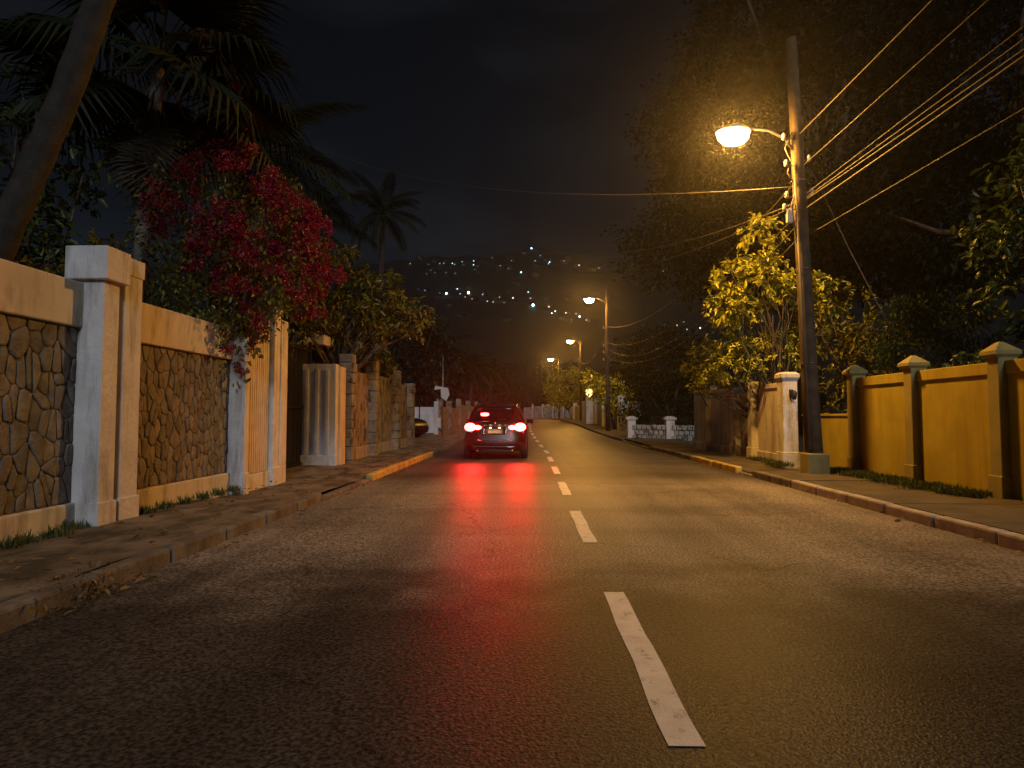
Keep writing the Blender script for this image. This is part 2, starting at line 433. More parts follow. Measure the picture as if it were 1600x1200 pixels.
tag(b.build('hill', M['hill']), 'dark hillside closing the valley behind the street', kind='structure')

# road
def strip(off0, off1, y0, y1, dz, step=1.0, nseg=8, zfun=None):
    b = MB(); n = int((y1 - y0) / step) + 1
    v = []
    for j in range(n):
        y = y0 + (y1 - y0) * j / (n - 1)
        for i in range(nseg + 1):
            o = off0 + (off1 - off0) * i / nseg
            v.append((cx(y) + o, y, g(y) + (zfun(o, y) if zfun else dz)))
    k = nseg + 1
    b.add(v, [(j * k + i, j * k + i + 1, (j + 1) * k + i + 1, (j + 1) * k + i) for j in range(n - 1) for i in range(nseg)], True)
    return b
camber = lambda o, y: 0.0 - 0.018 * (o / 4.0) ** 2
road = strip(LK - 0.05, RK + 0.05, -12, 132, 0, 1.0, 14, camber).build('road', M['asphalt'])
tag(road, 'two-lane asphalt street with a damp sheen', kind='structure')

# broken centre line
dashes = [(2.50, 4.62), (6.40, 8.50), (10.2, 12.2), (13.9, 15.9), (17.7, 19.7), (21.5, 23.5), (25.4, 27.4), (29.3, 31.3), (33.2, 35.2), (37.1, 39.1), (41, 43), (45, 47), (49, 51), (53, 55), (57, 59), (61, 63), (65, 67), (69, 71), (-1.3, 0.7)]
for y0, y1 in dashes:
    n = 12; v = []
    for j in range(n + 1):
        y = y0 + (y1 - y0) * j / n
        w0 = 0.072 + random.uniform(-.0025, .0025); w1 = 0.072 + random.uniform(-.0025, .0025)
        s = 0.012 * math.sin(j * 1.1 + y0)
        for o in (-w0, w1): v.append((cx(y) + o + s * .4, y, g(y) + 0.005))
    mb = MB().add(v, [(2 * j, 2 * j + 1, 2 * j + 3, 2 * j + 2) for j in range(n)])
    mb.build('lane_dash', M['marking'], road)

# pavements
def left_h(o, y):
    h = 0.11
    if y < 30: h -= 0.065 * max(0, min(1, (y - 8.6) / 0.8)) * max(0, min(1, (13.2 - y) / 0.8))
    if 28 < y < 38: h -= 0.08
    return h + 0.012 * math.sin(o * 7 + y * 3.1) * math.sin(y * 1.7) + 0.012 * math.sin(y * 0.9 + o * 2)
pl = strip(LK - 2.6, LK - 0.14, -10, 104, 0, 0.4, 8, left_h).build('pavement', M['pavement'])
tag(pl, 'cracked mossy pavement along the stone walls', kind='structure')
pr_root = empty('pavement'); tag(pr_root, 'concrete slab pavement along the yellow wall', kind='structure')
y = -8.0; 
def right_h(y):
    return 0.115 - 0.07 * max(0, min(1, (y - 13.3) / .4)) * max(0, min(1, (15.3 - y) / .4))
while y < 26:
    L = 1.5
    n = 4; v = []
    tz = random.uniform(-.006, .006)
    for j in range(n + 1):
        yy = y + 0.012 + (L - 0.024) * j / n
        for o in (RK + 0.14, RK + 1.1, RK + 2.5):
            v.append((cx(yy) + o, yy, g(yy) + right_h(yy) + tz + random.uniform(-.002, .002)))
    mb = MB().add(v, [(j * 3 + i, j * 3 + i + 1, j * 3 + i + 4, j * 3 + i + 3) for j in range(n) for i in range(2)])
    t = len(v)
    edge = [(q[0], q[1], q[2] - 0.12) for q in v]
    mb.add(v + edge, [(j * 3, j * 3 + 3, j * 3 + 3 + t, j * 3 + t) for j in range(n)] + [(0, t, t + 1, 1), (1, t + 1, t + 2, 2)])
    mb.build('slab', M['pavement_right'], pr_root)
    y += L
strip(RK + 0.14, RK + 2.6, 26, 104, 0.115, 1.0, 4).build('far_surface', M['pavement_right'], pr_root)

# kerbs, stone by stone
def kerb_mesh(name, mat):
    return MB().box(-0.075, 0.075, -0.49, 0.49, -0.1, 0.118, 0.026).mesh(name, mat)
KM = {k: kerb_mesh('kerb_stone', M[k]) for k in ('kerb', 'kerb_yellow', 'kerb_lilac')}
def kerb(side, label):
    root = empty('kerb'); tag(root, label, kind='structure')
    y = -9.5
    while y < 88:
        yc = y + 0.5; o = LK - 0.06 if side < 0 else RK + 0.06
        z, mat, skip = 0.0, 'kerb', False
        if side < 0:
            if 4.0 < yc < 4.9: skip = True
            if 9.0 < yc < 12.6: z = -0.075
            if 12.6 < yc < 20.5: mat = 'kerb_yellow'
            if 29 < yc < 37: z = -0.09
        else:
            mat = 'kerb_lilac' if yc < 12 else 'kerb'
            if 13.4 < yc < 14.8: z = -0.1
            if 14.8 < yc < 19: mat = 'kerb_yellow'
            if 24 < yc < 31: z = -0.08
        if not skip:
            a = -math.atan2(cx(yc + .5) - cx(yc - .5), 1.0)
            link('kerb_stone', KM[mat], root, (cx(yc) + o + random.uniform(-.008, .008), yc, g(yc) + z + random.uniform(-.008, .006)), (random.uniform(-.008, .008), 0, a + random.uniform(-.008, .008)))
        y += 1.0
    return root
kerb(-1, 'weathered left kerb with a yellow painted stretch')
kerb(1, 'right kerb, pale near the camera, dipped at a driveway')

# ------------------------------------------------------------------ stone faced walls (left)
def clip(poly, px, pz, nx, nz):
    """keep the side of a polygon where (p - (px, pz)) . n <= 0"""
    out = []
    for k in range(len(poly)):
        a, b_ = poly[k], poly[(k + 1) % len(poly)]
        da = (a[0] - px) * nx + (a[1] - pz) * nz; db = (b_[0] - px) * nx + (b_[1] - pz) * nz
        if da <= 0: out.append(a)
        if (da < 0) != (db < 0) and abs(da - db) > 1e-12:
            t = da / (da - db); out.append((a[0] + (b_[0] - a[0]) * t, a[1] + (b_[1] - a[1]) * t))
    return out
def lay_stones(parent, x, y0, y1, z0, z1, cw=0.155, ch=0.26, joint=0.004):
    """random rubble: every stone an irregular block with rounded face"""
    ny, nz = int((y1 - y0) / cw), int((z1 - z0) / ch)
    seeds = [((i + .5 + random.uniform(-.55, .55)) * (y1 - y0) / ny + y0, (j + .5 + (.25 if i % 2 else -.25) + random.uniform(-.55, .55)) * (z1 - z0) / nz + z0) for i in range(ny) for j in range(nz) if random.random() > .16]
    K = (cw / ch) ** 2 * 1.15
    for (a, c) in seeds:
        poly = [(y0, z0), (y1, z0), (y1, z1), (y0, z1)]
        for (p, q) in seeds:
            if (p, q) == (a, c) or abs(p - a) > cw * 3 or abs(q - c) > ch * 3: continue
            poly = clip(poly, (a + p) / 2, (c + q) / 2, p - a, (q - c) * K)
            if len(poly) < 3: break
        if len(poly) < 3: continue
        n = len(poly); my = sum(q[0] for q in poly) / n; mz = sum(q[1] for q in poly) / n
        # subdivide edges once, then round by averaging
        sub = []
        for k in range(n):
            u, w = poly[k], poly[(k + 1) % n]
            sub += [u, ((u[0] + w[0]) / 2, (u[1] + w[1]) / 2)]
        sub = [((sub[k - 1][0] + 5 * sub[k][0] + sub[(k + 1) % len(sub)][0]) / 7, (sub[k - 1][1] + 5 * sub[k][1] + sub[(k + 1) % len(sub)][1]) / 7) for k in range(len(sub))]
        m = len(sub)
        sy = max(q[0] for q in sub) - min(q[0] for q in sub); sz = max(q[1] for q in sub) - min(q[1] for q in sub)
        if sy < .04 or sz < .04: continue
        def ring(ins, d, jt=0):
            ky, kz = max(.2, 1 - 2 * ins / sy), max(.2, 1 - 2 * ins / sz)
            return [(d + random.uniform(-jt, jt), (q[0] - my) * ky, (q[1] - mz) * kz) for q in sub]
        d = random.uniform(.006, .024)
        v = ring(joint * .6, -.03) + ring(joint * .6, d * .35) + ring(joint + .007, d * .85, .003) + ring(joint + .026, d, .005) + [(d + random.uniform(-.004, .007), 0, 0)]
        f = [(t * m + k, t * m + (k + 1) % m, (t + 1) * m + (k + 1) % m, (t + 1) * m + k) for t in range(3) for k in range(m)] + [(3 * m + k, 3 * m + (k + 1) % m, 4 * m) for k in range(m)]
        MB().add(v, f, True).build('stone', random.choice((M['stone'], M['stone'], M['stone_pale'], M['stone_grey'])), parent, loc=(x, my, mz))

GZ = 0.06
def pillar(parent, x0, x1, y0, y1, top, mat, cap=0.05, cap_h=0.3, base=True, cmat=None):
    p = MB().box(x0, x1, y0, y1, -0.1, top, 0.012).build('pillar', mat, parent)
    if cap_h: MB().box(x0 - cap, x1 + cap, y0 - cap, y1 + cap, top - cap_h, top + 0.02, 0.012).build('cap', cmat or mat, p)
    if base: MB().box(x0 - .02, x1 + .02, y0 - .02, y1 + .02, -0.1, 0.36, 0.01).build('base', cmat or mat, p)
    return p

wallA = empty('garden_wall', (0, 0, 0))
tag(wallA, 'near garden wall of dark stone under a plain band, ending at the tallest capped white pillar', 'wall')
MB().box(-4.98, -4.72, 1.5, 6.55, -0.1, 2.3).build('backing', M['mortar'], wallA)
MB().box(-5.0, -4.655, 1.5, 6.53, 2.17, 2.64, 0.015).build('coping', M['cream_plaster'], wallA)
MB().box(-5.0, -4.655, 1.5, 6.53, -0.1, 0.36, 0.015).build('plinth', M['cream_plaster'], wallA)
lay_stones(wallA, -4.72, 3.6, 6.5, 0.36, 2.17, 0.12, 0.21)
pillar(wallA, -4.75, -4.44, 6.50, 6.76, 3.0, M['white_plaster'], 0.07, 0.33)

wallB = empty('garden_wall')
tag(wallB, 'stone-faced garden wall under the bougainvillea, between two white pillars', 'wall')
MB().box(-4.98, -4.72, 6.9, 10.05, -0.1, 2.3).build('backing', M['mortar'], wallB)
MB().box(-5.0, -4.655, 7.16, 10.03, 2.13, 2.62, 0.015).build('coping', M['cream_plaster'], wallB)
MB().box(-5.0, -4.655, 7.16, 10.03, -0.1, 0.37, 0.015).build('plinth', M['cream_plaster'], wallB)
lay_stones(wallB, -4.72, 7.2, 9.9, 0.37, 2.13, 0.105, 0.19)
pillar(wallB, -4.72, -4.45, 6.86, 7.18, 2.99, M['white_plaster'], 0.015, 0.18)
pillar(wallB, -4.72, -4.45, 9.88, 10.02, 2.5, M['white_plaster'], 0.0, 0)

# white slatted gate wing with a curved top
wing = empty('slatted_panel')
tag(wing, 'cream panel of upright slats with swooping top beside the bougainvillea', 'fence panel')
slat_me = MB().box(-.028, .028, -.036, .036, 0, 1, 0.012).mesh('slat', M['slat_white'])
n = 12
MB().box(-4.64, -4.60, 10.03, 11.04, 0.0, 2.42).build('backing', M['slat_white'], wing)
for i in range(n):
    u = (i + .5) / n
    h = 2.42 + 0.56 * u ** 2.2
    link('slat', slat_me, wing, (-4.575, 10.04 + 0.99 * u, 0.30), None, (1, 1, h - 0.30))
MB().box(-4.66, -4.52, 10.03, 11.03, -0.1, 0.30, 0.01).build('plinth', M['white_plaster'], wing)

gp = empty('gate_pillar')
tag(gp, 'tall pale gate pillar with a lower buttress, left of the black gate', 'pillar')
pillar(gp, -4.70, -4.47, 11.06, 11.32, 3.16, M['white_plaster'], 0.02, 0.12)
MB().box(-4.70, -4.45, 11.325, 11.62, -0.1, 2.98, 0.012).build('buttress', M['white_plaster'], gp)

gate = empty('driveway_gate')
tag(gate, 'black metal driveway gate of upright boards set back between pale pillars', 'gate')
bd = MB().box(-.012, .012, -.052, .052, 0, 1, 0.006).mesh('board', M['gate_black'])
yy = 11.7
while yy < 15.15:
    link('board', bd, gate, (-5.3 + random.uniform(-.004, .004), yy, 0.1), None, (1, 1, 2.78 + random.uniform(-.01, .01)))
    yy += 0.112
for z in (0.16, 1.45, 2.8): MB().box(-5.285, -5.245, 11.65, 15.2, z - .03, z + .03, 0.006).build('rail', M['gate_black'], gate)
for q in (11.68, 13.42, 15.17): MB().tube([(-5.27, q, 0.02), (-5.27, q, 3.02)], 0.035, 10).build('post', M['gate_black'], gate)

wwall = empty('wing_wall')
tag(wwall, 'pale ribbed wing wall facing the street to the right of the black gate', 'wall')
MB().box(-5.32, -4.50, 14.72, 14.95, -0.1, 2.46, 0.012).build('panel', M['white_plaster'], wwall)
for k in range(3): MB().box(-5.22 + .24 * k, -5.14 + .24 * k, 14.695, 14.718, 0.35, 2.34, 0.006).build('rib', M['white_plaster'], wwall)
MB().box(-5.32, -4.46, 14.66, 14.72, -0.1, 0.34, 0.01).build('plinth', M['white_plaster'], wwall)
MB().box(-4.72, -4.46, 14.96, 15.4, -0.1, 2.42, 0.012).build('return_wall', M['cream_plaster'], wwall)

beam = empty('porch_canopy')
tag(beam, 'pale concrete canopy slab jutting out above the black gate', 'canopy')
MB().box(-6.6, -5.2, 16.0, 17.6, 3.05, 3.32, 0.03).build('slab', M['white_plaster'], beam)
for q in (16.2, 17.3): MB().box(-6.5, -6.3, q, q + .2, 0, 3.05, 0.01).build('column', M['white_plaster'], beam)

wallC = empty('garden_wall')
tag(wallC, 'old stained concrete wall with four crumbling stone pillars beyond the black gate', 'wall')
for y0, y1, top in ((15.42, 15.85, 2.3), (16.25, 18.35, 2.45), (18.75, 21.5, 2.5), (22.0, 24.2, 2.4)):
    MB().box(-4.98, -4.66, y0, y1, -0.1, top, 0.02).build('panel', M['old_concrete'], wallC)
    MB().box(-5.02, -4.62, y0, y1, -0.1, 0.42, 0.015).build('plinth', M['pink_plaster'], wallC)
def rough_pillar(x0, x1, y0, y1, top):
    mb = MB(); z = -0.1
    p = None; k = 0
    core = MB().box(x0 + .03, x1 - .03, y0 + .03, y1 - .03, -0.1, top - .02).build('pillar', M['old_concrete'], wallC)
    while z < top - .02:
        h = min(random.uniform(.2, .36), top - z)
        j = [random.uniform(-.018, .018) for _ in range(4)]
        MB().box(x0 + j[0], x1 + j[1], y0 + j[2], y1 + j[3], z + .006, z + h - .006, 0.02).build('block', M['old_concrete'] if random.random() < .7 else M['stone_grey'], core)
        z += h
    return core
for y0, y1, t in ((15.86, 16.22, 2.82), (18.38, 18.72, 2.9), (21.55, 21.95, 2.8), (24.2, 24.6, 2.5)):
    rough_pillar(-4.78, -4.43, y0, y1, t)

# ------------------------------------------------------------------ right hand walls
ywall = empty('garden_wall')
tag(ywall, 'long yellow rendered garden wall with pointed pillar caps on the right', 'wall')
WX = 6.62
ypil = [5.1, 7.12, 9.16, 11.2, 13.2]
for i in range(len(ypil) - 1):
    y0, y1 = ypil[i] + .115, ypil[i + 1] - .115
    MB().box(WX, WX + .2, y0, y1, -0.1, 1.84).build('panel', M['yellow_plaster'], ywall)
    MB().box(WX - .035, WX + .24, y0, y1, 1.84, 2.02, 0.012).build('coping', M['yellow_plaster'], ywall)
for yq in ypil:
    p = MB().box(WX - .12, WX + .16, yq - .115, yq + .115, -0.1, 2.08, 0.012).build('pillar', M['yellow_trim'], ywall)
    MB().frustum(WX - .005, yq, [(.145, .12, 2.07), (.18, .165, 2.11), (.18, .165, 2.16), (.03, .03, 2.29)]).build('cap', M['yellow_trim'], p)
    MB().box(WX - .145, WX + .18, yq - .14, yq + .14, -0.1, 0.42, 0.012).build('base', M['yellow_trim'], p)

lowy = empty('low_wall')
tag(lowy, 'low yellow wall set back between the utility pole and the long yellow wall', 'wall')
MB().box(6.98, 7.16, 13.36, 16.6, -0.1, 1.24, 0.01).build('panel', M['yellow_plaster'], lowy)
MB().box(6.95, 7.2, 13.36, 16.6, 1.242, 1.3, 0.012).build('coping', M['yellow_plaster'], lowy)

pwall = empty('garden_wall')
tag(pwall, 'weathered pale wall with white pillars behind the lamp-lit shrub', 'wall')
PX = 6.0
for y0, y1, top in ((15.35, 17.05, 2.05), (18.95, 21.4, 2.1), (21.75, 23.6, 2.16)):
    MB().box(PX, PX + .22, y0, y1, -0.1, top - .12).build('panel', M['pale_plaster'], pwall)
    MB().box(PX - .03, PX + .25, y0, y1, top - .12, top, 0.012).build('coping', M['pale_plaster'], pwall)
    MB().box(PX - .04, PX + .25, y0, y1, -0.1, 0.34, 0.012).build('plinth', M['pale_plaster'], pwall)
def rpil(y0, y1, top, mat):
    p = MB().box(PX - .16, PX + .18, y0, y1, -0.1, top, 0.014).build('pillar', mat, pwall)
    MB().frustum(PX + .01, (y0 + y1) / 2, [(.18, (y1 - y0) / 2 + .01, top - .12), (.21, (y1 - y0) / 2 + .04, top - .06), (.21, (y1 - y0) / 2 + .04, top + .02), (.15, (y1 - y0) / 2 - .04, top + .07)]).build('cap', mat, p)
    MB().box(PX - .19, PX + .2, y0 - .03, y1 + .03, -0.1, 0.42, 0.012).build('base', mat, p)
    return p
wp = rpil(14.95, 15.3, 2.2, M['white_plaster'])
rpil(17.1, 17.4, 2.1, M['pale_plaster']); rpil(18.6, 18.9, 1.9, M['white_plaster']); rpil(21.42, 21.72, 2.2, M['pale_plaster'])
sb = MB().box(PX + .08, PX + .1, 17.42, 18.58, 0.1, 1.9).build('gate_backing', M['dark_plastic'], pwall)
bme = MB().box(-.015, .015, -.066, .066, 0, 1, 0.006).mesh('board', M['pale_stone'])
for k in range(8): link('board', bme, sb, (PX + .055, 17.5 + .143 * k, 0.1), None, (1, 1, 1.8 + random.uniform(-.02, .02)))

wl_ = empty('wall_lantern'); tag(wl_, 'small dark unlit lantern bracket on the white pillar beside the utility pole', 'lantern')
MB().box(5.98, 6.06, 14.9, 14.945, 1.68, 1.86, .008).build('back_plate', M['dark_plastic'], wl_)
MB().tube([(6.02, 14.9, 1.78), (6.02, 14.80, 1.84), (6.02, 14.74, 1.8)], 0.012, 6).build('arm', M['dark_plastic'], wl_)
MB().lathe([(.03, 1.62), (.05, 1.66), (.06, 1.78), (.02, 1.83)], 10, 6.02, 14.74).build('shade', M['dark_plastic'], wl_)

low = empty('low_wall')
tag(low, 'low pale stone wall with two square capped posts beyond the weathered pale wall', 'wall')
def along(t): return 4.85 + (8.2 - 4.85) * t, 31.6 - 2.2 * t
for i in range(16):
    x, yq = along((i + .5) / 16)
    for j in range(3):
        MB().box(-.105, .105, -.14, .14, 0, .235 + random.uniform(-.015, .01), 0.035).build('stone', M['pale_stone'], low, loc=(x + (.05 if j % 2 else -.05), yq, g(yq) + .03 + .245 * j), rot=(0, 0, -math.atan2(2.2, 3.35) + random.uniform(-.06, .06)))
for t in (.03, .52):
    x, yq = along(t)
    p = MB().box(x - .2, x + .2, yq - .2, yq + .2, 0, 1.06, .02).build('post', M['white_plaster'], low)
    MB().frustum(x, yq, [(.21, .21, 1.04), (.27, .27, 1.08), (.27, .27, 1.16), (.12, .12, 1.24)]).build('cap', M['white_plaster'], p)

fwall = empty('garden_wall')
tag(fwall, 'pale far wall with posts on the right kerb near the second lamp', 'wall')
for y0, y1, top, k in ((36, 39.5, 1.5, 'pink_plaster'), (41, 44, 1.9, 'white_plaster'), (44.6, 49, 1.9, 'white_plaster'), (49.7, 54, 1.9, 'cream_plaster'), (56, 64, 1.6, 'cream_plaster'), (66, 76, 1.7, 'cream_plaster')):
    ym = (y0 + y1) / 2
    x = cx(ym) + RK + 1.75
    a = -math.atan2(cx(y1) - cx(y0), y1 - y0)
    MB().box(-.1, .1, -(y1 - y0) / 2, (y1 - y0) / 2, 0, top, .02).build('panel', M[k], fwall, loc=(x, ym, g(ym)), rot=(0, 0, a))
    for q in (y0 - .25, y1 + .22):
        MB().box(-.22, .22, -.2, .2, 0, top + .4, .02).build('post', M['white_plaster'], fwall, loc=(cx(q) + RK + 1.68, q, g(q)))
gl = empty('globe_lamp', (cx(55) + RK + 1.1, 55, g(55)))
tag(gl, 'glowing round globe lamp on a short white gatepost beyond the second street lamp', 'lamp')
MB().box(-.3, .3, -.3, .3, 0, 2.4, .03).build('post', M['white_plaster'], gl)
MB().lathe([(.08, 2.4), (.1, 2.46), (.25, 2.6), (.34, 2.8), (.25, 3.02), (.06, 3.12)], 14).build('globe', M['globe_glow'], gl)

ewall = empty('garden_wall')
tag(ewall, 'orange-lit wall closing the street where the road turns left', 'wall')
for k in range(9):
    x0 = -1.2 + 1.9 * k
    y0 = 122 - 1.2 * k
    MB().box(x0, x0 + 1.55, y0 - .12, y0 + .12, .7, 2.9 + .2 * ((k * 7) % 3), .03).build('panel', M['old_concrete'], ewall)
    MB().box(x0 + 1.55, x0 + 1.9, y0 - .25, y0 + .25, .7, 3.5, .03).build('pillar', M['cream_plaster'], ewall)

# left, farther on
lw = empty('garden_wall')
tag(lw, 'pale low wall and posts lining the left side far up the street', 'wall')
for y0, y1, top in ((39.5, 43.5, 1.6), (44.5, 50, 1.5), (51, 58, 1.7), (60, 70, 1.6), (72, 84, 1.7)):
    ym = (y0 + y1) / 2
    x = cx(ym) + LK - 2.0
    a = -math.atan2(cx(y1) - cx(y0), y1 - y0)
    MB().box(-.1, .1, -(y1 - y0) / 2, (y1 - y0) / 2, 0, top, .02).build('panel', M['old_concrete'], lw, loc=(x, ym, g(ym)), rot=(0, 0, a))
    MB().box(-.2, .2, -.2, .2, 0, top + .5, .02).build('post', M['old_concrete'], lw, loc=(x + .05, y0 - .22, g(y0)))
yg = empty('yard_gate', (-6.45, 37.2, g(37)))
tag(yg, 'white sheet yard gate lit by cool light behind the parked car', 'gate')
for k in range(2): MB().box(-.9 + k * .95, -.02 + k * .95, -.04, .04, .1, 1.62, .01).build('leaf', M['white_plaster'], yg)
for q in (-1.0, .99): MB().box(q - .12, q + .12, -.12, .12, 0, 1.95, .02).build('post', M['white_plaster'], yg)
pl_ = empty('added_lamp', (-8.3, 30.2, g(30)))  # lamp added in place of an unseen side-street light
tag(pl_, 'added cool white lamp hidden behind the old wall, lighting the side yard', 'lamp')
MB().tube([(0, 0, 0), (0, 0, 2.9)], .04, 8).build('post', M['metal'], pl_)  # post of the added lamp
MB().lathe([(.03, 2.88), (.08, 2.92), (.1, 3.02), (.03, 3.1)], 10).build('added_lamp_bulb', M['added_lamp_glow'], pl_)
MB().lathe([(.24, 3.1), (.26, 3.12), (.06, 3.26)], 14).build('added_lamp_hood', M['metal'], pl_)

sp = empty('sign_post', (-4.72, 34.5, g(34.5)))
tag(sp, 'slim pale post with a notched white sign beside the parked car', 'sign')
MB().tube([(0, 0, 0), (0, 0, 4.4)], .035, 8).build('post', M['metal'], sp)
mb = MB(); pts = [(-.45, 2.55), (-.1, 2.6), (-.08, 2.15), (.2, 1.95), (.38, 2.3), (.3, 2.65), (-.4, 2.78)]
mb.add([(x, -.05, z) for x, z in pts] + [(x, -.03, z) for x, z in pts], [tuple(range(7)), tuple(range(13, 6, -1))] + [(i, (i + 1) % 7, 7 + (i + 1) % 7, 7 + i) for i in range(7)])
mb.build('sign_board', M['sign_white'], sp)
MB().box(-.36, -.08, -.07, -.04, .5, 1.05, .01).build('notice', M['sign_white'], sp)

# ------------------------------------------------------------------ utility poles, lamps, cables
def sag(a, c, s, n=16):
    a, c = Vector(a), Vector(c)
    return [a.lerp(c, i / n) - Vector((0, 0, s * 4 * (i / n) * (1 - i / n))) for i in range(n + 1)]

def cobra(root, px, py, hz_, dx, dy, size, glow):
    """arm and luminaire from the pole face to the lamp head"""
    arm = [(px, py, hz_ - .35), (px + dx * .12, py + dy * .12, hz_ - .12), (px + dx * .4, py + dy * .4, hz_ + .05), (px + dx * .75, py + dy * .75, hz_ + .10), (px + dx * .97, py + dy * .97, hz_ + .09)]
    MB().tube(arm, .026, 8).build('arm', M['metal'], root)
    hx, hyy = px + dx, py + dy
    d = Vector((dx, dy, 0)).normalized(); e = Vector((-d.y, d.x, 0))
    def shell(prof, nseg=14):
        mb = MB(); v = []
        for r, z in prof:
            for k in range(nseg):
                a = 2 * math.pi * k / nseg
                p = Vector((hx, hyy, hz_)) + d * (math.cos(a) * r * size) + e * (math.sin(a) * r * size * .72) + Vector((0, 0, z * size))
                v.append(p)
        f = [(i * nseg + k, i * nseg + (k + 1) % nseg, (i + 1) * nseg + (k + 1) % nseg, (i + 1) * nseg + k) for i in range(len(prof) - 1) for k in range(nseg)]
        f += [tuple(range(nseg - 1, -1, -1)), tuple((len(prof) - 1) * nseg + k for k in range(nseg))]
        return mb.add(v, f, True)
    hd = shell([(1.03, .04), (1.12, .06), (1.1, .18), (.8, .34), (.3, .42)]).build('housing', M['metal'], root)
    shell([(.25, -.74), (.62, -.62), (.9, -.32), (1.0, .0), (.98, .1)]).build('lens', glow, hd)

def pole(name, label, x, y, H, r0, r1, lean, box, size, lamp_h, ldx, ldy, glow, detail=True):
    root = empty(name, (x, y, g(y) + .1)); tag(root, label, 'utility pole', 'utility poles with street lamps')
    pts = [(lean * t, 0, H * t) for t in (0, .2, .4, .6, .8, 1)]
    MB().tube(pts, [r0 + (r1 - r0) * t for t in (0, .2, .4, .6, .8, 1)], 14).build('shaft', M['wood_pole'], root)
    if box: MB().box(-.21, .21, -.21, .21, -.12, .42, .03).build('plinth', M['yellow_trim'], root)
    lx = lean * lamp_h / H
    cobra(root, lx - .1, -.05, lamp_h, ldx, ldy, size, glow)
    return root
P1 = pole('utility_pole', 'tall wooden utility pole with the nearest, brightest street lamp', 5.66, 12.95, 8.9, .175, .105, -.28, True, .33, 6.9, -1.2, -.02, M['lamp_glow'])
P2 = pole('utility_pole', 'second utility pole with a street lamp, beside the pale far wall', 4.85, 40, 9.0, .15, .1, 0, False, .3, 8.25, -1.03, 0, M['lamp_far_glow'])
P3 = pole('utility_pole', 'third utility pole with a street lamp, between two lamps up the street', 5.32, 67, 8.4, .15, .1, 0, False, .33, 8.35, -1.0, 0, M['lamp_far_glow'])
P4 = pole('utility_pole', 'farthest utility pole with a street lamp up the street', 4.25, 94, 8.9, .15, .1, 0, False, .36, 8.7, -1.1, 0, M['lamp_far_glow'])
# hardware on the nearest pole
def ins(root, x, y, z, dx):
    p = MB().tube([(x, y, z), (x + dx, y - .02, z + .02)], .012, 6).build('bracket', M['metal'], root)
    MB().lathe([(.02, z - .02), (.045, z + .01), (.03, z + .05), (.045, z + .08), (.02, z + .12)], 10, x + dx, y - .02).build('insulator', M['ceramic'], p)
for z, dx in ((6.75, -.3), (6.2, -.28), (5.55, -.3), (5.3, -.36), (5.05, -.26), (5.62, .2), (6.3, .18)):
    ins(P1, -.28 * z / 8.9, -.08, z, dx)
MB().tube([(-.34, -.1, 6.9), (-.5, -.12, 6.55), (-.38, -.1, 6.3), (-.46, -.12, 6.05), (-.33, -.1, 5.85)], .014, 6).build('loop_cable', M['cable_pale'], P1)
MB().tube([(-.3, -.12, 5.7), (-.42, -.16, 5.35), (-.34, -.14, 4.9), (-.3, -.12, 4.6)], .016, 6).build('drop_cable', M['cable_pale'], P1)
MB().tube([(-.16, -.16, .5), (-.24, -.15, 3), (-.33, -.14, 6.2)], .028, 8).build('conduit', M['cable_pale'], P1)
MB().box(-.5, -.38, -.16, -.08, 5.02, 5.3, .012).build('splice_box', M['ceramic'], P1)
for z in (2.2, 4.1, 5.9): MB().tube([(-.28 * z / 8.9 + .175 * math.cos(a), .175 * math.sin(a), z) for a in [i * math.pi / 6 for i in range(13)]], .008, 5).build('strap', M['metal'], P1)
for P_, H_ in ((P2, 8), (P3, 8), (P4, 8)):
    for z in (6.4, 5.3, 4.9, 4.4): ins(P_, 0, -.08, z, -.25)

def cable(label, pts, r, mat='cable_pale', grp=None):
    o = MB().tube(pts, r * .72, 6).build('overhead_cable', M[mat])
    tag(o, label, 'cable', grp)
    return o
pz = lambda z: (5.66 - .28 * z / 8.9, 12.9, z + .1)
cable('topmost pale cable running from the near pole out over the camera', sag((5.46, 12.86, 6.95), (5.5, -16, 7.4), .25), .013)
cable('second cable from the top, running from the near pole towards the viewer', sag((5.52, 12.86, 6.3), (5.75, -16, 6.9), .2), .010)
for i, (z, xo) in enumerate(((5.72, 0), (5.64, .03), (5.6, .08))):
    cable(('upper', 'middle', 'lower')[i] + ' strand of the three-cable bundle leaving the near pole towards the viewer', sag((5.56, 12.86, z), (5.75 + xo * 2, -16, 6.2 - i * .2), .25 + .05 * i), (.010, .012, .014)[i])
cable('thick pale cable below the bundle, running from the near pole towards the viewer', sag((5.55, 12.86, 5.42), (5.6, -16, 5.75), .3), .019)
cable('lowest cable on the right, running from the near pole towards the viewer', sag((5.7, 13.0, 4.95), (6.6, -16, 5.3), .2), .011)
cable('slanting stay wire from the near pole down into the feathery shrub', [(5.75, 12.98, 6.25), (6.3, 12.7, 4.6), (6.75, 12.5, 3.4), (7.0, 12.4, 2.8)], .012)
LP = (-9.5, 27.0, 13.0)
cable('dark cable crossing the street high up to the palms on the left', sag((5.5, 12.9, 5.9), LP, .9, 24), .014, 'cable')
cable('upper pale service cable reaching left from the near pole across the street', sag((5.38, 12.88, 5.55), (-1.5, 32, 11.0), 1.3, 24), .012, 'cable_pale')
cable('lower pale service cable reaching left from the near pole across the street', sag((5.38, 12.88, 5.5), (-1.2, 36, 11.0), 1.5, 24), .012, 'cable_pale')
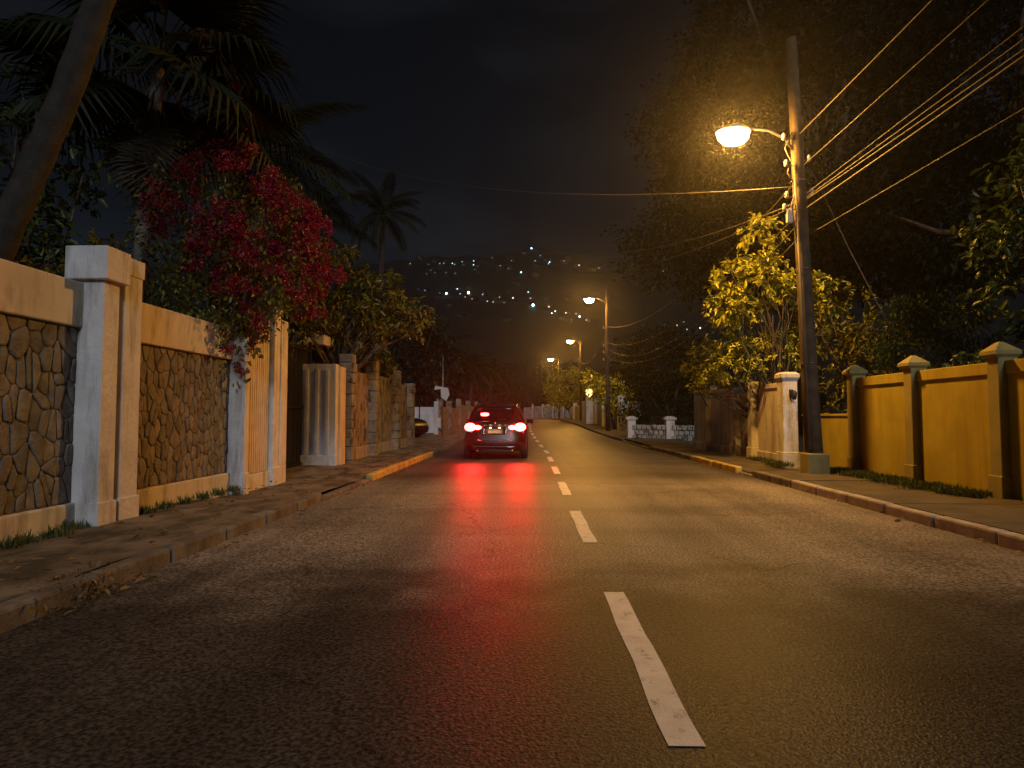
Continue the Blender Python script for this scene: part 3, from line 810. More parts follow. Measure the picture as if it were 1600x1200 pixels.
for i, (za, zb, s) in enumerate(((6.2, 6.5, 1.0), (5.5, 5.5, 1.1), (5.3, 5.1, 1.4), (5.0, 4.6, 1.3))):
    cable(('highest', 'second', 'third', 'lowest')[i] + ' sagging cable between the near pole and the second pole', sag((5.6, 13.0, za), (4.85, 40, zb + .35), s, 20), .017)
for i, (za, zb, s) in enumerate(((6.3, 6.2, .9), (5.2, 5.0, 1.2), (4.5, 4.3, 1.4))):
    cable(('highest', 'middle', 'lowest')[i] + ' sagging cable between the second and third poles', sag((4.85, 40, za + .35), (5.32, 67, zb + .7), s, 16), .022)
    cable(('highest', 'middle', 'lowest')[i] + ' sagging cable between the third and farthest poles', sag((5.32, 67, za + .7), (4.25, 94, zb + .85), s, 16), .026)

# ------------------------------------------------------------------ cars
CZ = [.24, .30, .42, .56, .66, .80, .92, 1.00, 1.05, 1.12, 1.30, 1.45, 1.53, 1.58, 1.62, 1.635]
CW = [.74, .86, .905, .915, .92, .925, .92, .90, .87, .845, .775, .705, .66, .60, .48, .28]
CR = [.12, .03, .00, .01, .05, .07, .09, .11, .14, .19, .34, .47, .55, .63, .80, 1.05]
CF = [4.4, 4.5, 4.54, 4.54, 4.5, 4.42, 4.25, 3.9, 3.45, 3.3, 2.95, 2.65, 2.5, 2.4, 2.2, 1.95]
def cpar(z): return tuple(float(np.interp(z, CZ, q)) for q in (CW, CR, CF))
NSE = 6.0
def rear_y(x, z, off=0.0):
    w, r, f = cpar(z); b = (f - r) / 2
    return (r + f) / 2 - b * max(0, 1 - abs(x / w) ** NSE) ** (1 / NSE) - off
def side_x(y, z, off=0.0):
    w, r, f = cpar(z); b = (f - r) / 2
    return w * max(0, 1 - abs((y - (r + f) / 2) / b) ** NSE) ** (1 / NSE) + off
def rear_patch(x0, x1, z0, z1, off, nxp=10, nz=5, taper=0.0, thick=0.02):
    """panel following the tail of the car; taper narrows it upwards"""
    mb = MB(); v = []
    for lay in (off, off - thick):
        for j in range(nz + 1):
            t = j / nz; z = z0 + (z1 - z0) * t
            for i in range(nxp + 1):
                xm = (x0 + x1) / 2; x = xm + (x0 + (x1 - x0) * i / nxp - xm) * (1 - taper * t)
                v.append((x, rear_y(x, z, lay), z))
    k = nxp + 1; T = k * (nz + 1)
    f = [(j * k + i, j * k + i + 1, (j + 1) * k + i + 1, (j + 1) * k + i) for j in range(nz) for i in range(nxp)]
    rim = [i for i in range(k)] + [j * k + nxp for j in range(1, nz + 1)] + [nz * k + i for i in range(nxp - 1, -1, -1)] + [j * k for j in range(nz - 1, 0, -1)]
    f += [(rim[a], rim[(a + 1) % len(rim)], rim[(a + 1) % len(rim)] + T, rim[a] + T) for a in range(len(rim))]
    return mb.add(v, f, True)
def blob(cxx, cz, rx, rz, depth, off=0.012, n=18):
    """domed lamp lens sitting on the tail"""
    mb = MB(); v = []
    for s, d in ((1, 0), (.9, .55), (.6, .9), (.01, 1)):
        for k in range(n):
            a = 2 * math.pi * k / n
            x = cxx + rx * s * math.cos(a); z = cz + rz * s * math.sin(a)
            v.append((x, rear_y(max(-.74, min(.74, x)), z, off) - d * depth, z))
    f = [(i * n + k, i * n + (k + 1) % n, (i + 1) * n + (k + 1) % n, (i + 1) * n + k) for i in range(3) for k in range(n)]
    return mb.add(v, f, True)
def make_car(name, label, loc, rz, lit):
    root = empty(name, loc, rz); tag(root, label, 'car')
    mb = MB(); v = []; n = 56
    for z, w, r, f in zip(CZ, CW, CR, CF):
        b = (f - r) / 2; c = (r + f) / 2
        for k in range(n):
            a = 2 * math.pi * k / n
            ca, sa = math.cos(a), math.sin(a)
            v.append((w * math.copysign(abs(ca) ** (2 / NSE), ca), c + b * math.copysign(abs(sa) ** (2 / NSE), sa), z))
    fcs = [(i * n + k, i * n + (k + 1) % n, (i + 1) * n + (k + 1) % n, (i + 1) * n + k) for i in range(len(CZ) - 1) for k in range(n)]
    fcs += [tuple(range(n - 1, -1, -1)), tuple((len(CZ) - 1) * n + k for k in range(n))]
    mb.add(v, fcs, True).build('body', M['black_paint'], root)
    rear_patch(-.62, .62, 1.10, 1.50, .006, 14, 6, .17).build('rear_window', M['car_glass'], root)
    rear_patch(-.62, .62, 1.53, 1.575, .09, 12, 2, .05, .1).build('spoiler', M['black_paint'], root)
    rear_patch(-.8, .8, .26, .36, .012, 12, 2).build('bumper_skirt', M['dark_plastic'], root)
    rear_patch(-.52, .52, .565, .585, .02, 12, 1).build('bumper_strip', M['chrome'], root)
    rear_patch(-.6, .6, .375, .392, .026, 12, 1).build('bumper_strip', M['chrome'], root)
    rear_patch(-.32, .32, .975, 1.0, .02, 8, 1).build('tailgate_handle', M['chrome'], root)
    rear_patch(-.3, .3, .72, .95, .005, 8, 3, .0, .01).build('plate_recess', M['dark_plastic'], root)
    for s in (-1, 1):
        rear_patch(s * .315 - .015, s * .315 + .015, .73, .95, .016, 2, 3).build('plate_surround', M['chrome'], root)
    pm = rear_patch(-.2, .2, .76, .89, .03, 4, 2, 0, .012).build('number_plate', M['plate'], root)
    for s in (-1, 1):
        MB().box(s * .13 - .03, s * .13 + .03, rear_y(0, .93) - .05, rear_y(0, .93) - .01, .905, .93, .006).build('plate_lamp', M['plate_lamp_glow'] if lit else M['ceramic'], root)
    MB().lathe([(.035, 0), (.04, .008), (.03, .016)], 14).build('badge', M['chrome'], root, loc=(0, rear_y(0, 1.04) - .012, 1.045), rot=(R(82), 0, 0))
    for s in (-1, 1):
        t = rear_patch(s * .66 - .2, s * .66 + .2, .86, 1.02, .012, 8, 3).build('tail_light', M['red_lens'], root)
        blob(s * .72, .935, .16, .115, .018).build('brake_lamp', M['brake_glow'] if lit else M['red_lens'], t)
        blob(s * .5, .925, .11, .058, .012).build('inner_lamp', M['brake_glow_soft'] if lit else M['red_lens'], t)
        if lit:
            ld = bpy.data.lights.new('brake_beam', 'SPOT'); ld.color = (1.0, .018, .014); ld.energy = 310
            ld.spot_size = R(96); ld.spot_blend = 1.0; ld.shadow_soft_size = .085
            lo = bpy.data.objects.new('brake_beam', ld); col.objects.link(lo); lo.parent = t
            lo.location = (s * .70, rear_y(.70, .935) - .07, .935); lo.rotation_euler = (R(90), 0, R(180))
        rear_patch(s * .74 - .1, s * .74 + .1, .46, .49, .02, 3, 1).build('reflector', M['red_lens'], root)
        rr = [(s * .60, 1.0 + .9 * i / 6 * 2, 1.585 + .045 * math.sin(math.pi * i / 6)) for i in range(7)]
        MB().tube(rr, .018, 8).build('roof_rail', M['chrome'], root)
        mr = MB().box(-.11, .11, -.05, .05, -.075, .075, .03).build('mirror', M['black_paint'], root, loc=(s * 1.0, 3.05, 1.08))
        MB().box(-.09, .09, -.056, -.048, -.055, .055, .003).build('mirror_glass', M['car_glass'], mr)
        MB().tube([(s * .5, .08, .27), (s * .5, -.02, .27)], .04, 12).build('exhaust', M['chrome'], root)
        # side glass
        sv = []; 
        for z in (1.1, 1.3, 1.48):
            for yq in np.linspace(.75, 3.0 - (z - 1.1) * 1.4, 8): sv.append((s * side_x(yq, z, .006), yq, z))
        MB().add(sv, [(j * 8 + i, j * 8 + i + 1, (j + 1) * 8 + i + 1, (j + 1) * 8 + i) for j in range(2) for i in range(7)], True).build('side_window', M['car_glass'], root)
        for yq in (.85, 3.55):
            wh = MB(); prof = [(.2, -.1), (.32, -.11), (.345, -.08), (.345, .08), (.32, .11), (.2, .1)]
            wv = [(zz, r * math.cos(2 * math.pi * k / 24), r * math.sin(2 * math.pi * k / 24)) for r, zz in prof for k in range(24)]
            wf = [(i * 24 + k, i * 24 + (k + 1) % 24, (i + 1) * 24 + (k + 1) % 24, (i + 1) * 24 + k) for i in range(5) for k in range(24)]
            t = wh.add(wv, wf, True).build('wheel', M['rubber'], root, loc=(s * .825, yq, .345))
            rv = [(s * .09, 0, 0)] + [(s * (.075 if k % 2 else .06), .21 * math.cos(2 * math.pi * k / 20), .21 * math.sin(2 * math.pi * k / 20)) for k in range(20)]
            MB().add(rv, [(0, 1 + k, 1 + (k + 1) % 20) for k in range(20)]).build('rim', M['rim'], t)
    # high brake lamp, seen through the glass left of the middle
    blob(-.31, 1.30, .12, .046, .012, .010).build('high_brake_lamp', M['brake_glow_soft'] if lit else M['red_lens'], root)
    MB().tube([(-.02, rear_y(0, 1.12) - .02, 1.12), (.3, rear_y(.3, 1.16) - .02, 1.17)], .01, 6).build('wiper', M['dark_plastic'], root)
    wsv = []
    for z in (1.08, 1.3, 1.5):
        w, r, f = cpar(z)
        for i in range(9):
            x = (-.8 + 1.6 * i / 8) * w
            wsv.append((x, (r + f) / 2 + (f - r) / 2 * (1 - abs(x / w) ** NSE) ** (1 / NSE) + .006, z))
    MB().add(wsv, [(j * 9 + i, j * 9 + i + 1, (j + 1) * 9 + i + 1, (j + 1) * 9 + i) for j in range(2) for i in range(8)], True).build('windscreen', M['car_glass'], root)
    return root
make_car('car', 'black crossover braking ahead with red tail lights glowing', (-1.0, 18.25, -0.004), 0, True)
make_car('parked_car', 'dark unlit car parked off the left kerb beyond the old wall', (-9.6, 35.2, g(33) + .02), R(-118.0), False)

# ------------------------------------------------------------------ foliage
DIAMOND = (np.array([(0, 0, 0), (-.5, .45, .06), (0, 1, -.08), (.5, .45, .06)], float), [(0, 3, 2, 1)])
OVATE = (np.array([(0, 0, 0), (-.42, .35, .07), (-.34, .75, .04), (0, 1, -.12), (.34, .75, .04), (.42, .35, .07), (0, .5, -.03)], float), [(0, 6, 2, 1), (6, 3, 2), (0, 5, 4, 6), (6, 4, 3)])
def frames(d, r):
    d = d / np.linalg.norm(d, axis=1, keepdims=True)
    up = np.tile(np.array([0, 0, 1.0]), (len(d), 1)) + r.normal(0, .45, (len(d), 3))
    s = np.cross(d, up); s /= np.linalg.norm(s, axis=1, keepdims=True) + 1e-9
    n = np.cross(s, d)
    return s, d, n
def leaf_mesh(name, tmpl, pos, d, length, width, mat, r=rng):
    tv, tf = tmpl
    s, d, n = frames(d, r)
    N, K = len(pos), len(tv)
    L = np.broadcast_to(np.asarray(length, float), (N,))[:, None, None]
    W = np.broadcast_to(np.asarray(width, float), (N,))[:, None, None]
    V = pos[:, None, :] + s[:, None, :] * (tv[None, :, :1] * W) + d[:, None, :] * (tv[None, :, 1:2] * L) + n[:, None, :] * (tv[None, :, 2:] * L)
    V = V.reshape(-1, 3)
    me = bpy.data.meshes.new(name)
    me.vertices.add(len(V)); me.vertices.foreach_set('co', V.astype(np.float32).ravel())
    base = (np.arange(N) * K)[:, None]
    loops, starts, tot = [], [], 0
    per = np.concatenate([np.array(f) for f in tf])
    sizes = np.array([len(f) for f in tf])
    loops = (base + per[None, :]).ravel()
    st = np.concatenate([[0], np.cumsum(sizes)[:-1]])
    starts = (np.arange(N)[:, None] * len(per) + st[None, :]).ravel()
    me.loops.add(len(loops)); me.loops.foreach_set('vertex_index', loops.astype(np.int32))
    me.polygons.add(len(starts)); me.polygons.foreach_set('loop_start', starts.astype(np.int32))
    me.polygons.foreach_set('loop_total', np.tile(sizes, N).astype(np.int32))
    me.materials.append(mat)
    me.update(calc_edges=True)
    return me
def clumps(blobs, nclump, r, shell=.55):
    """clump centres spread through ellipsoids, thicker toward the outside"""
    vol = np.array([b[3] * b[4] * b[5] for b in blobs]) ** .75
    pick = r.choice(len(blobs), nclump, p=vol / vol.sum())
    B = np.array(blobs)[pick]
    dv = r.normal(size=(nclump, 3)); dv /= np.linalg.norm(dv, axis=1, keepdims=True)
    rad = shell + (1.08 - shell) * r.random(nclump) ** .8
    return B[:, :3] + dv * rad[:, None] * B[:, 3:6], dv, B
def tree(name, label, base, trunk_r, blobs, nclump, per, cr, leaf, mat, tmpl=DIAMOND, cat='tree', group=None, seed=1, droop=.3, single=0, aspect=.45, limbs=14, whorl=False, fork=.35, single_name='leaf', toward=None):
    """tapered trunk with limbs, a crown of leaves in clumps; blobs are relative to base"""
    r = np.random.default_rng(seed)
    root = empty(name, base); tag(root, label, cat, group)
    C, dv, B = clumps(blobs, nclump, r)
    top = np.mean([b[:3] for b in blobs], axis=0)
    # trunk
    if trunk_r > 0:
        fk = Vector((top[0] * .35, top[1] * .35, max(.4, top[2] * fork)))
        mb = MB()
        mb.tube([(0, 0, -.15), (fk.x * .3 + trunk_r * .3, fk.y * .3, fk.z * .4), tuple(fk)], [trunk_r * 1.25, trunk_r, trunk_r * .85], 10)
        idx = r.choice(nclump, min(limbs, nclump), replace=False)
        for q in idx:
            e = Vector(C[q]); m1 = fk.lerp(e, .4) + Vector(r.normal(0, .06, 3)) * e.length * .5; m1.z += .08 * (e - fk).length
            m2 = fk.lerp(e, .75) + Vector(r.normal(0, .04, 3)) * e.length * .5
            mb.tube([tuple(fk), tuple(m1), tuple(m2), tuple(e)], [trunk_r * .55, trunk_r * .33, trunk_r * .18, trunk_r * .07], 6)
        mb.build('trunk', M['bark'], root)
    # leaves
    if whorl:
        ax = dv * .6 + np.array([0, 0, .45]) + r.normal(0, .35, dv.shape); ax /= np.linalg.norm(ax, axis=1, keepdims=True)
        P = np.repeat(C, per, axis=0); A = np.repeat(ax, per, axis=0)
        sp_ = r.normal(size=P.shape); sp_ -= A * (sp_ * A).sum(1, keepdims=True); sp_ /= np.linalg.norm(sp_, axis=1, keepdims=True)
        D = sp_ + A * r.uniform(-.2, .7, (len(P), 1)) - np.array([0, 0, droop]) * r.random((len(P), 1))
        P = P + A * r.uniform(-cr, cr * .4, (len(P), 1)) + r.normal(0, cr * .15, P.shape)
    else:
        P = np.repeat(C, per, axis=0) + r.normal(0, cr, (nclump * per, 3)) * np.array([1, 1, .75])
        O = np.repeat(dv, per, axis=0)
        D = O * .7 + r.normal(0, .6, P.shape) - np.array([0, 0, droop])
    Ln = leaf * r.uniform(.65, 1.25, len(P)); Wd = Ln * aspect * r.uniform(.8, 1.2, len(P))
    P = P.astype(float)
    if single:
        sc_ = -(P + np.array(base))[:, 1] * 1.0 + r.normal(0, .3, len(P))
        if toward is not None: sc_ = -np.linalg.norm(P + np.array(base) - np.array(toward), axis=1) + r.normal(0, .4, len(P))
        order = np.argsort(-sc_); first, rest = order[:single], order[single:]
        tv, tf = tmpl
        lm = [MB().add(tv * np.array([aspect, 1, 1]) * np.array([1 + .15 * q, 1, 1]), tf, False).mesh('leaf', mat) for q in (-1, 0, 1)]
        s, d, n = frames(D[first], r)
        for k, q in enumerate(first):
            o = link(single_name, lm[k % 3], root)
            mt = Matrix((( *[s[k][0], d[k][0], n[k][0]], P[q][0]), (*[s[k][1], d[k][1], n[k][1]], P[q][1]), (*[s[k][2], d[k][2], n[k][2]], P[q][2]), (0, 0, 0, 1)))
            o.matrix_local = mt @ Matrix.Scale(float(Ln[q]), 4)
        P, D, Ln, Wd = P[rest], D[rest], Ln[rest], Wd[rest]
    me = leaf_mesh('crown', tmpl, P, D, Ln, Wd, mat, r)
    tag(link('crown', me, root), kind='stuff')
    return root

# --- right: big dark tree and companions
tree('broad_tree', 'huge dark broad-crowned tree towering behind the near street lamp', (17.4, 40, .2), .75,
     [tuple(1.38 * q for q in b_) for b_ in [(0, 0, 13, 6.2, 5, 5.5), (-4.6, -1.5, 13.2, 3.0, 2.6, 2.6), (-2.5, -1, 17.2, 3.6, 3, 2.6), (-6.2, 0, 8.2, 2.2, 2, 1.9), (-3.4, -1, 8.6, 3.2, 3, 2.6), (3, -1, 19, 5, 4, 3), (4, -2, 9, 5, 4, 3.5), (-5.6, -.5, 10.6, 1.6, 1.6, 1.4)]],
     1500, 46, .5, .40, M['leaf_dark'], seed=11, limbs=30, fork=.4)
tree('broad_tree', 'second dark canopy filling the upper right corner behind the cables', (19.5, 24, 0), .5,
     [(0, 0, 14, 6, 5, 5), (-3.5, -2, 17, 4, 4, 3), (3, -3, 10, 5, 4, 4), (-2, 0, 8.5, 4, 3, 2.5), (4, -4, 16, 4, 4, 4)],
     900, 44, .38, .3, M['leaf_dark'], seed=12, limbs=24, fork=.4)
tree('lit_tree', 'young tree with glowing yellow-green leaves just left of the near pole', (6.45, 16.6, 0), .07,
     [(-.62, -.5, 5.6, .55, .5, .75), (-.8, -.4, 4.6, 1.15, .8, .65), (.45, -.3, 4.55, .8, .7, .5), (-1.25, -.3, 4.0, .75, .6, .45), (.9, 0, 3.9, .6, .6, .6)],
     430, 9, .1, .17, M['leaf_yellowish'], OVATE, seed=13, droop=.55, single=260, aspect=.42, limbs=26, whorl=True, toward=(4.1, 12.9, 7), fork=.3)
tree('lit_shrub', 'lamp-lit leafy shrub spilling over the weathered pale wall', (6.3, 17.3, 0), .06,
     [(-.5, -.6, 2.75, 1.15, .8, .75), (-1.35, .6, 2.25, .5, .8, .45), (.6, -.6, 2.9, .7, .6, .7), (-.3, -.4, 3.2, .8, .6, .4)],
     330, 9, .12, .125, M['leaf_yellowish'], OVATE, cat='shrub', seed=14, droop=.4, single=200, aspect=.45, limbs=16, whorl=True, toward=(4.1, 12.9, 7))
tree('shrub', 'loose shrub hanging over the far end of the weathered pale wall', (6.2, 21.5, 0), .06,
     [(-.3, 0, 3.0, .8, 1, .7), (-.7, -.3, 2.6, .5, .8, .5), (.5, .5, 3.6, .8, .8, .8)],
     130, 9, .16, .2, M['leaf_big'], OVATE, cat='shrub', seed=15, droop=.5, whorl=True)
tree('shrub', 'dark shrub behind the low yellow wall right of the pole', (7.7, 15.4, 0), .07,
     [(0, 0, 2.2, .8, .8, 1.1), (-.1, .3, 3.7, .75, .7, .9), (.5, 0, 2.9, .8, .8, .9)],
     200, 9, .15, .16, M['leaf_big'], OVATE, cat='shrub', seed=16, whorl=True, droop=.4)
tree('feathery_tree', 'feathery-leaved small tree rising behind the yellow wall', (8.35, 13.6, 0), .06,
     [(-.6, -.2, 3.35, .7, .6, .35), (.2, -.2, 3.4, .8, .7, .4), (-.3, -.1, 2.7, .9, .7, .5), (.9, 0, 3.0, .7, .7, .5)],
     190, 26, .13, .13, M['leaf_green'], seed=17, droop=.7, aspect=.28, limbs=18)
tree('leafy_tree', 'large-leaved green tree at the right edge above the yellow wall', (8.95, 11.3, 0), .13,
     [(0, 0, 4.9, 1.2, .9, 1.0), (.7, -.2, 6.0, 1.1, .9, .9), (-.2, -.1, 3.5, 1.0, .8, .9), (.7, -.4, 2.7, 1.2, .8, .7), (-.75, 0, 4.3, .6, .6, .6), (1.4, -.6, 4.2, 1.2, 1, 1.4)],
     420, 9, .16, .19, M['leaf_green'], OVATE, seed=18, droop=.5, single=200, aspect=.5, limbs=24, whorl=True, toward=(4.1, 12.9, 7))
tree('shrub', 'low clipped shrub peeping over the yellow wall between its pillars', (7.2, 10.4, 0), .04,
     [(0, 0, 2.0, .35, .8, .3), (.1, -1.3, 2.05, .35, .5, .3), (.1, 1.2, 1.95, .3, .5, .28)],
     150, 9, .09, .1, M['leaf_green'], OVATE, cat='shrub', seed=19, whorl=True)
tree('shrub', 'dark thicket behind the low pale stone wall', (7.4, 34.5, 0), .1,
     [(0, 0, 2.0, 2.6, 1.2, 1.7), (2.2, 0, 2.7, 2, 1.2, 2.2), (-1.6, .5, 2.3, 1.2, 1, 1.9)],
     260, 28, .25, .2, M['leaf_dark'], cat='shrub', seed=20)
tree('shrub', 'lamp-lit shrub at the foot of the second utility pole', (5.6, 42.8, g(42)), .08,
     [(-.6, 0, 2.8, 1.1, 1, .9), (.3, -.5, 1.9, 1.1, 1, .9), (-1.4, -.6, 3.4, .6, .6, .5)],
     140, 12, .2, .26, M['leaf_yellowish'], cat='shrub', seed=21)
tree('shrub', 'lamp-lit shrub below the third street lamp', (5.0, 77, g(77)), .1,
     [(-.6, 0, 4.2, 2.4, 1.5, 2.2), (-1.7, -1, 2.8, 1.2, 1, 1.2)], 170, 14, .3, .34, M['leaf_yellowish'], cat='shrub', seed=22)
tree('broad_tree', 'dark tree behind the far wall, right of the second pole', (11.5, 56, .4), .3,
     [(0, 0, 5.5, 4, 3, 3.2), (-2.4, -1, 3.6, 2.2, 2, 1.8)], 300, 28, .4, .32, M['leaf_far'], seed=23)

# --- left: bougainvillea
bg_root = tree('bougainvillea', 'bougainvillea covered in magenta blossom spilling over the stone wall', (-5.15, 10.1, 0), .08,
     [(.1, 0, 4.3, 1.35, 1.2, 1.15), (.75, -.2, 3.55, 1.0, 1.0, .9), (-.3, -.5, 3.6, .8, .7, .9), (.75, .5, 4.0, .75, .8, .9), (-.1, -.6, 2.9, 1.0, .7, .5)],
     620, 12, .13, .085, M['leaf_big'], OVATE, cat='shrub', seed=30, aspect=.6, limbs=30, fork=.45)
def flower_cluster(i):
    r = np.random.default_rng(200 + i)
    P = r.normal(0, 1, (46, 3)); P /= np.linalg.norm(P, axis=1, keepdims=True)
    rad = r.uniform(.35, 1.0, (46, 1))
    pos = P * rad * np.array([1, 1, .85])
    return leaf_mesh('flower_cluster', OVATE, pos, P + r.normal(0, .6, P.shape), r.uniform(.38, .6, 46), r.uniform(.3, .46, 46), M['bract'], r)
FC = [flower_cluster(i) for i in range(6)]
r = np.random.default_rng(31)
fl_blobs = [(.75, -.2, 3.55, 1.02, 1.0, .9), (.78, .5, 4.0, .8, .85, .95), (.1, 0, 4.35, 1.4, 1.2, 1.2)]
C_, dv_, _ = clumps(fl_blobs, 900, r, .95)
keep = [i for i in range(900) if (dv_[i] @ np.array([.75, -.45, .05])) > .25]
keep = [i for i in keep if C_[i][0] > -.35]
anchors = C_[keep][:64]
cnt = 0
for a_ in anchors:
    for _ in range(int(r.integers(3, 8))):
        q = a_ + r.normal(0, .13, 3)
        s = r.uniform(.07, .125)
        tag(link('flower_cluster', FC[cnt % 6], bg_root, q, tuple(r.uniform(0, 6.28, 3)), (s, s, s)), kind='stuff'); cnt += 1
# trailing sprays over the coping
for sx, sy, ztop, zbot in ((.68, -.35, 2.75, 1.75), (.65, -.8, 2.7, 2.2), (.72, -.05, 2.9, 2.2), (.75, .35, 3.0, 2.5)):
    n = 26
    P = np.array([(sx + r.normal(0, .06), sy + r.normal(0, .07), ztop + (zbot - ztop) * r.random()) for _ in range(n * 2)])
    tag(link('trailing_spray', leaf_mesh('trailing_spray', OVATE, P, r.normal(0, .6, P.shape) - np.array([0, 0, .6]), r.uniform(.07, .12, len(P)), r.uniform(.05, .07, len(P)), M['leaf_big'], r), bg_root), kind='stuff')
    for k in range(4):
        s = r.uniform(.045, .075)
        tag(link('flower_cluster', FC[k], bg_root, (sx + r.normal(0, .05), sy + r.normal(0, .06), zbot + (ztop - zbot) * r.random() * .6), tuple(r.uniform(0, 6, 3)), (s, s, s)), kind='stuff')

tree('broadleaf_tree', 'street tree with large drooping leaves overhanging the left pavement', (-5.2, 17.0, 0), .13,
     [(-.1, 0, 5.0, 1.2, 1.1, .85), (.9, .2, 4.5, 1.1, 1.0, .8), (1.75, .1, 3.9, .9, .8, .55), (.5, -.2, 3.6, 1.2, .9, .6), (-.9, -.6, 4.2, 1.1, .9, 1.0), (-.5, -1.6, 3.7, .9, .9, .7)],
     520, 8, .13, .215, M['leaf_big'], OVATE, seed=33, droop=.8, single=280, aspect=.34, limbs=34, whorl=True, toward=(2.5, 11.0, 6.0), fork=.5)
tree('shrub', 'dark climbing greenery on top of the old pillars beyond the gate', (-5.1, 20.0, 0), .06,
     [(.1, -1.5, 2.75, .4, 1.2, .4), (0, 1.2, 2.9, .6, 1.6, .6)], 130, 9, .14, .2, M['leaf_big'], OVATE, cat='shrub', seed=34, whorl=True)
tree('garden_tree', 'dark garden tree with dim golden leaves behind the nearest wall', (-7.4, 8.6, 0), .12,
     [(0, 0, 4.9, 1.3, 1.0, 1.3), (-.8, -.6, 3.7, 1.2, .9, .9), (.6, -.5, 3.3, .9, .7, .8)], 330, 10, .16, .16, M['leaf_green'], OVATE, seed=35, whorl=True, droop=.5)
tree('shrub', 'leafy shrub behind the near white pillars', (-5.5, 8.3, 0), .05,
     [(0, 0, 2.75, .45, .6, .55), (-.4, -1.2, 2.6, .5, .6, .5), (-.3, -.3, 3.3, .4, .4, .4)], 130, 10, .12, .13, M['leaf_big'], OVATE, cat='shrub', seed=36, whorl=True, droop=.6)
tree('broad_tree', 'dark tree over the side yard behind the parked car', (-8.2, 40, .2), .22,
     [(0, 0, 5.5, 2.8, 2.4, 2.6), (1.8, -1, 3.7, 1.6, 1.5, 1.4), (2.4, .5, 5.0, 1.3, 1.3, 1.3)], 260, 26, .33, .28, M['leaf_far'], seed=37)
for k, (x, y, s, lb) in enumerate(((-20, 112, 12.5, 'leftmost dark tree at the end of the street'), (-10, 118, 11.5, 'dark tree at the end of the street above the braking car'), (-2, 136, 12, 'dark tree right behind the wall that closes the street'), (9, 128, 11, 'dark tree at the end of the street behind the farthest lamp'), (18, 105, 10, 'dark tree behind the third street lamp'), (-13, 78, 9.5, 'dark tree on the left side of the far street'), (-30, 90, 13, 'dark tree far left behind the coconut palm'))):
    tree('far_tree', lb, (x, y, .8), .35, [(0, 0, s * .6, s * .55, s * .4, s * .42), (-s * .3, 0, s * .4, s * .4, s * .3, s * .35), (s * .33, 0, s * .42, s * .36, s * .3, s * .34)],
         240, 24, s * .06, s * .05, M['leaf_far'], group='trees at the end of the street', seed=50 + k)

# --- palms
def pinnate(seed, L=2.6, droop=1.0, nl=34, wid=.055, ll=.62):
    r = random.Random(seed); mb = MB(); pts = []
    for i in range(11):
        t = i / 10
        pts.append(Vector((0, L * (t - .12 * droop * t * t), L * (.38 * t - .62 * droop * t * t))))
    mb.tube(pts, [.03 * (1 - .85 * i / 10) for i in range(11)], 5)
    for i in range(nl):
        t = .14 + .86 * i / (nl - 1); k = min(9, int(t * 10)); p = pts[k].lerp(pts[k + 1], t * 10 - k)
        tan = (pts[k + 1] - pts[k]).normalized()
        l = ll * (math.sin(math.pi * (.15 + .8 * t)) ** .6) * r.uniform(.85, 1.1)
        for s in (-1, 1):
            d = (Vector((s * .85, 0, -.15 - .25 * r.random())) + tan * .75).normalized()
            m_ = p + d * l * .5; e = p + d * l * .92 + Vector((0, 0, -.28 * l))
            wv = tan * wid * .5
            mb.add([p - wv * .6, p + wv * .6, m_ + wv, m_ - wv, e], [(0, 1, 2, 3), (3, 2, 4)])
    return mb
def fan(seed, R_=1.0, pet=.9, nseg=40):
    r = random.Random(seed); mb = MB()
    mb.tube([(0, 0, 0), (0, pet * .5, pet * .12), (0, pet, pet * .1)], [.018, .014, .01], 5)
    c = Vector((0, pet, pet * .1))
    for i in range(nseg):
        a = R(-118.0) + R(236) * (i + .5) / nseg
        l = R_ * (1 - .18 * (abs(a) / R(118.0)) ** 2) * r.uniform(.92, 1.05)
        d = Vector((math.sin(a), math.cos(a), -.1))
        w = Vector((math.cos(a), -math.sin(a), 0)) * (l * .5 * math.tan(R(236) / nseg / 2) * 1.02)
        f_ = Vector((0, 0, .03 * (1 if i % 2 else -1)))
        m_ = c + d * l * .5; e = c + d * l + Vector((0, 0, -.2 - .25 * r.random()))
        mb.add([c, m_ - w + f_, m_ + w - f_, m_ + d * l * .26 + Vector((0, 0, -.05)) + w * .75, m_ + d * l * .26 + Vector((0, 0, -.05)) - w * .75, e], [(0, 1, 2), (1, 4, 3, 2), (4, 5, 3)])
    return mb
PIN = [pinnate(i, 2.7, (.8, 1.0, 1.25)[i % 3]).mesh('frond', M['palm_leaf']) for i in range(3)]
FAN = [fan(i).mesh('frond', M['palm_leaf']) for i in range(3)]
FAND = [fan(i + 5, .8).mesh('dead_frond', M['palm_dead']) for i in range(2)]
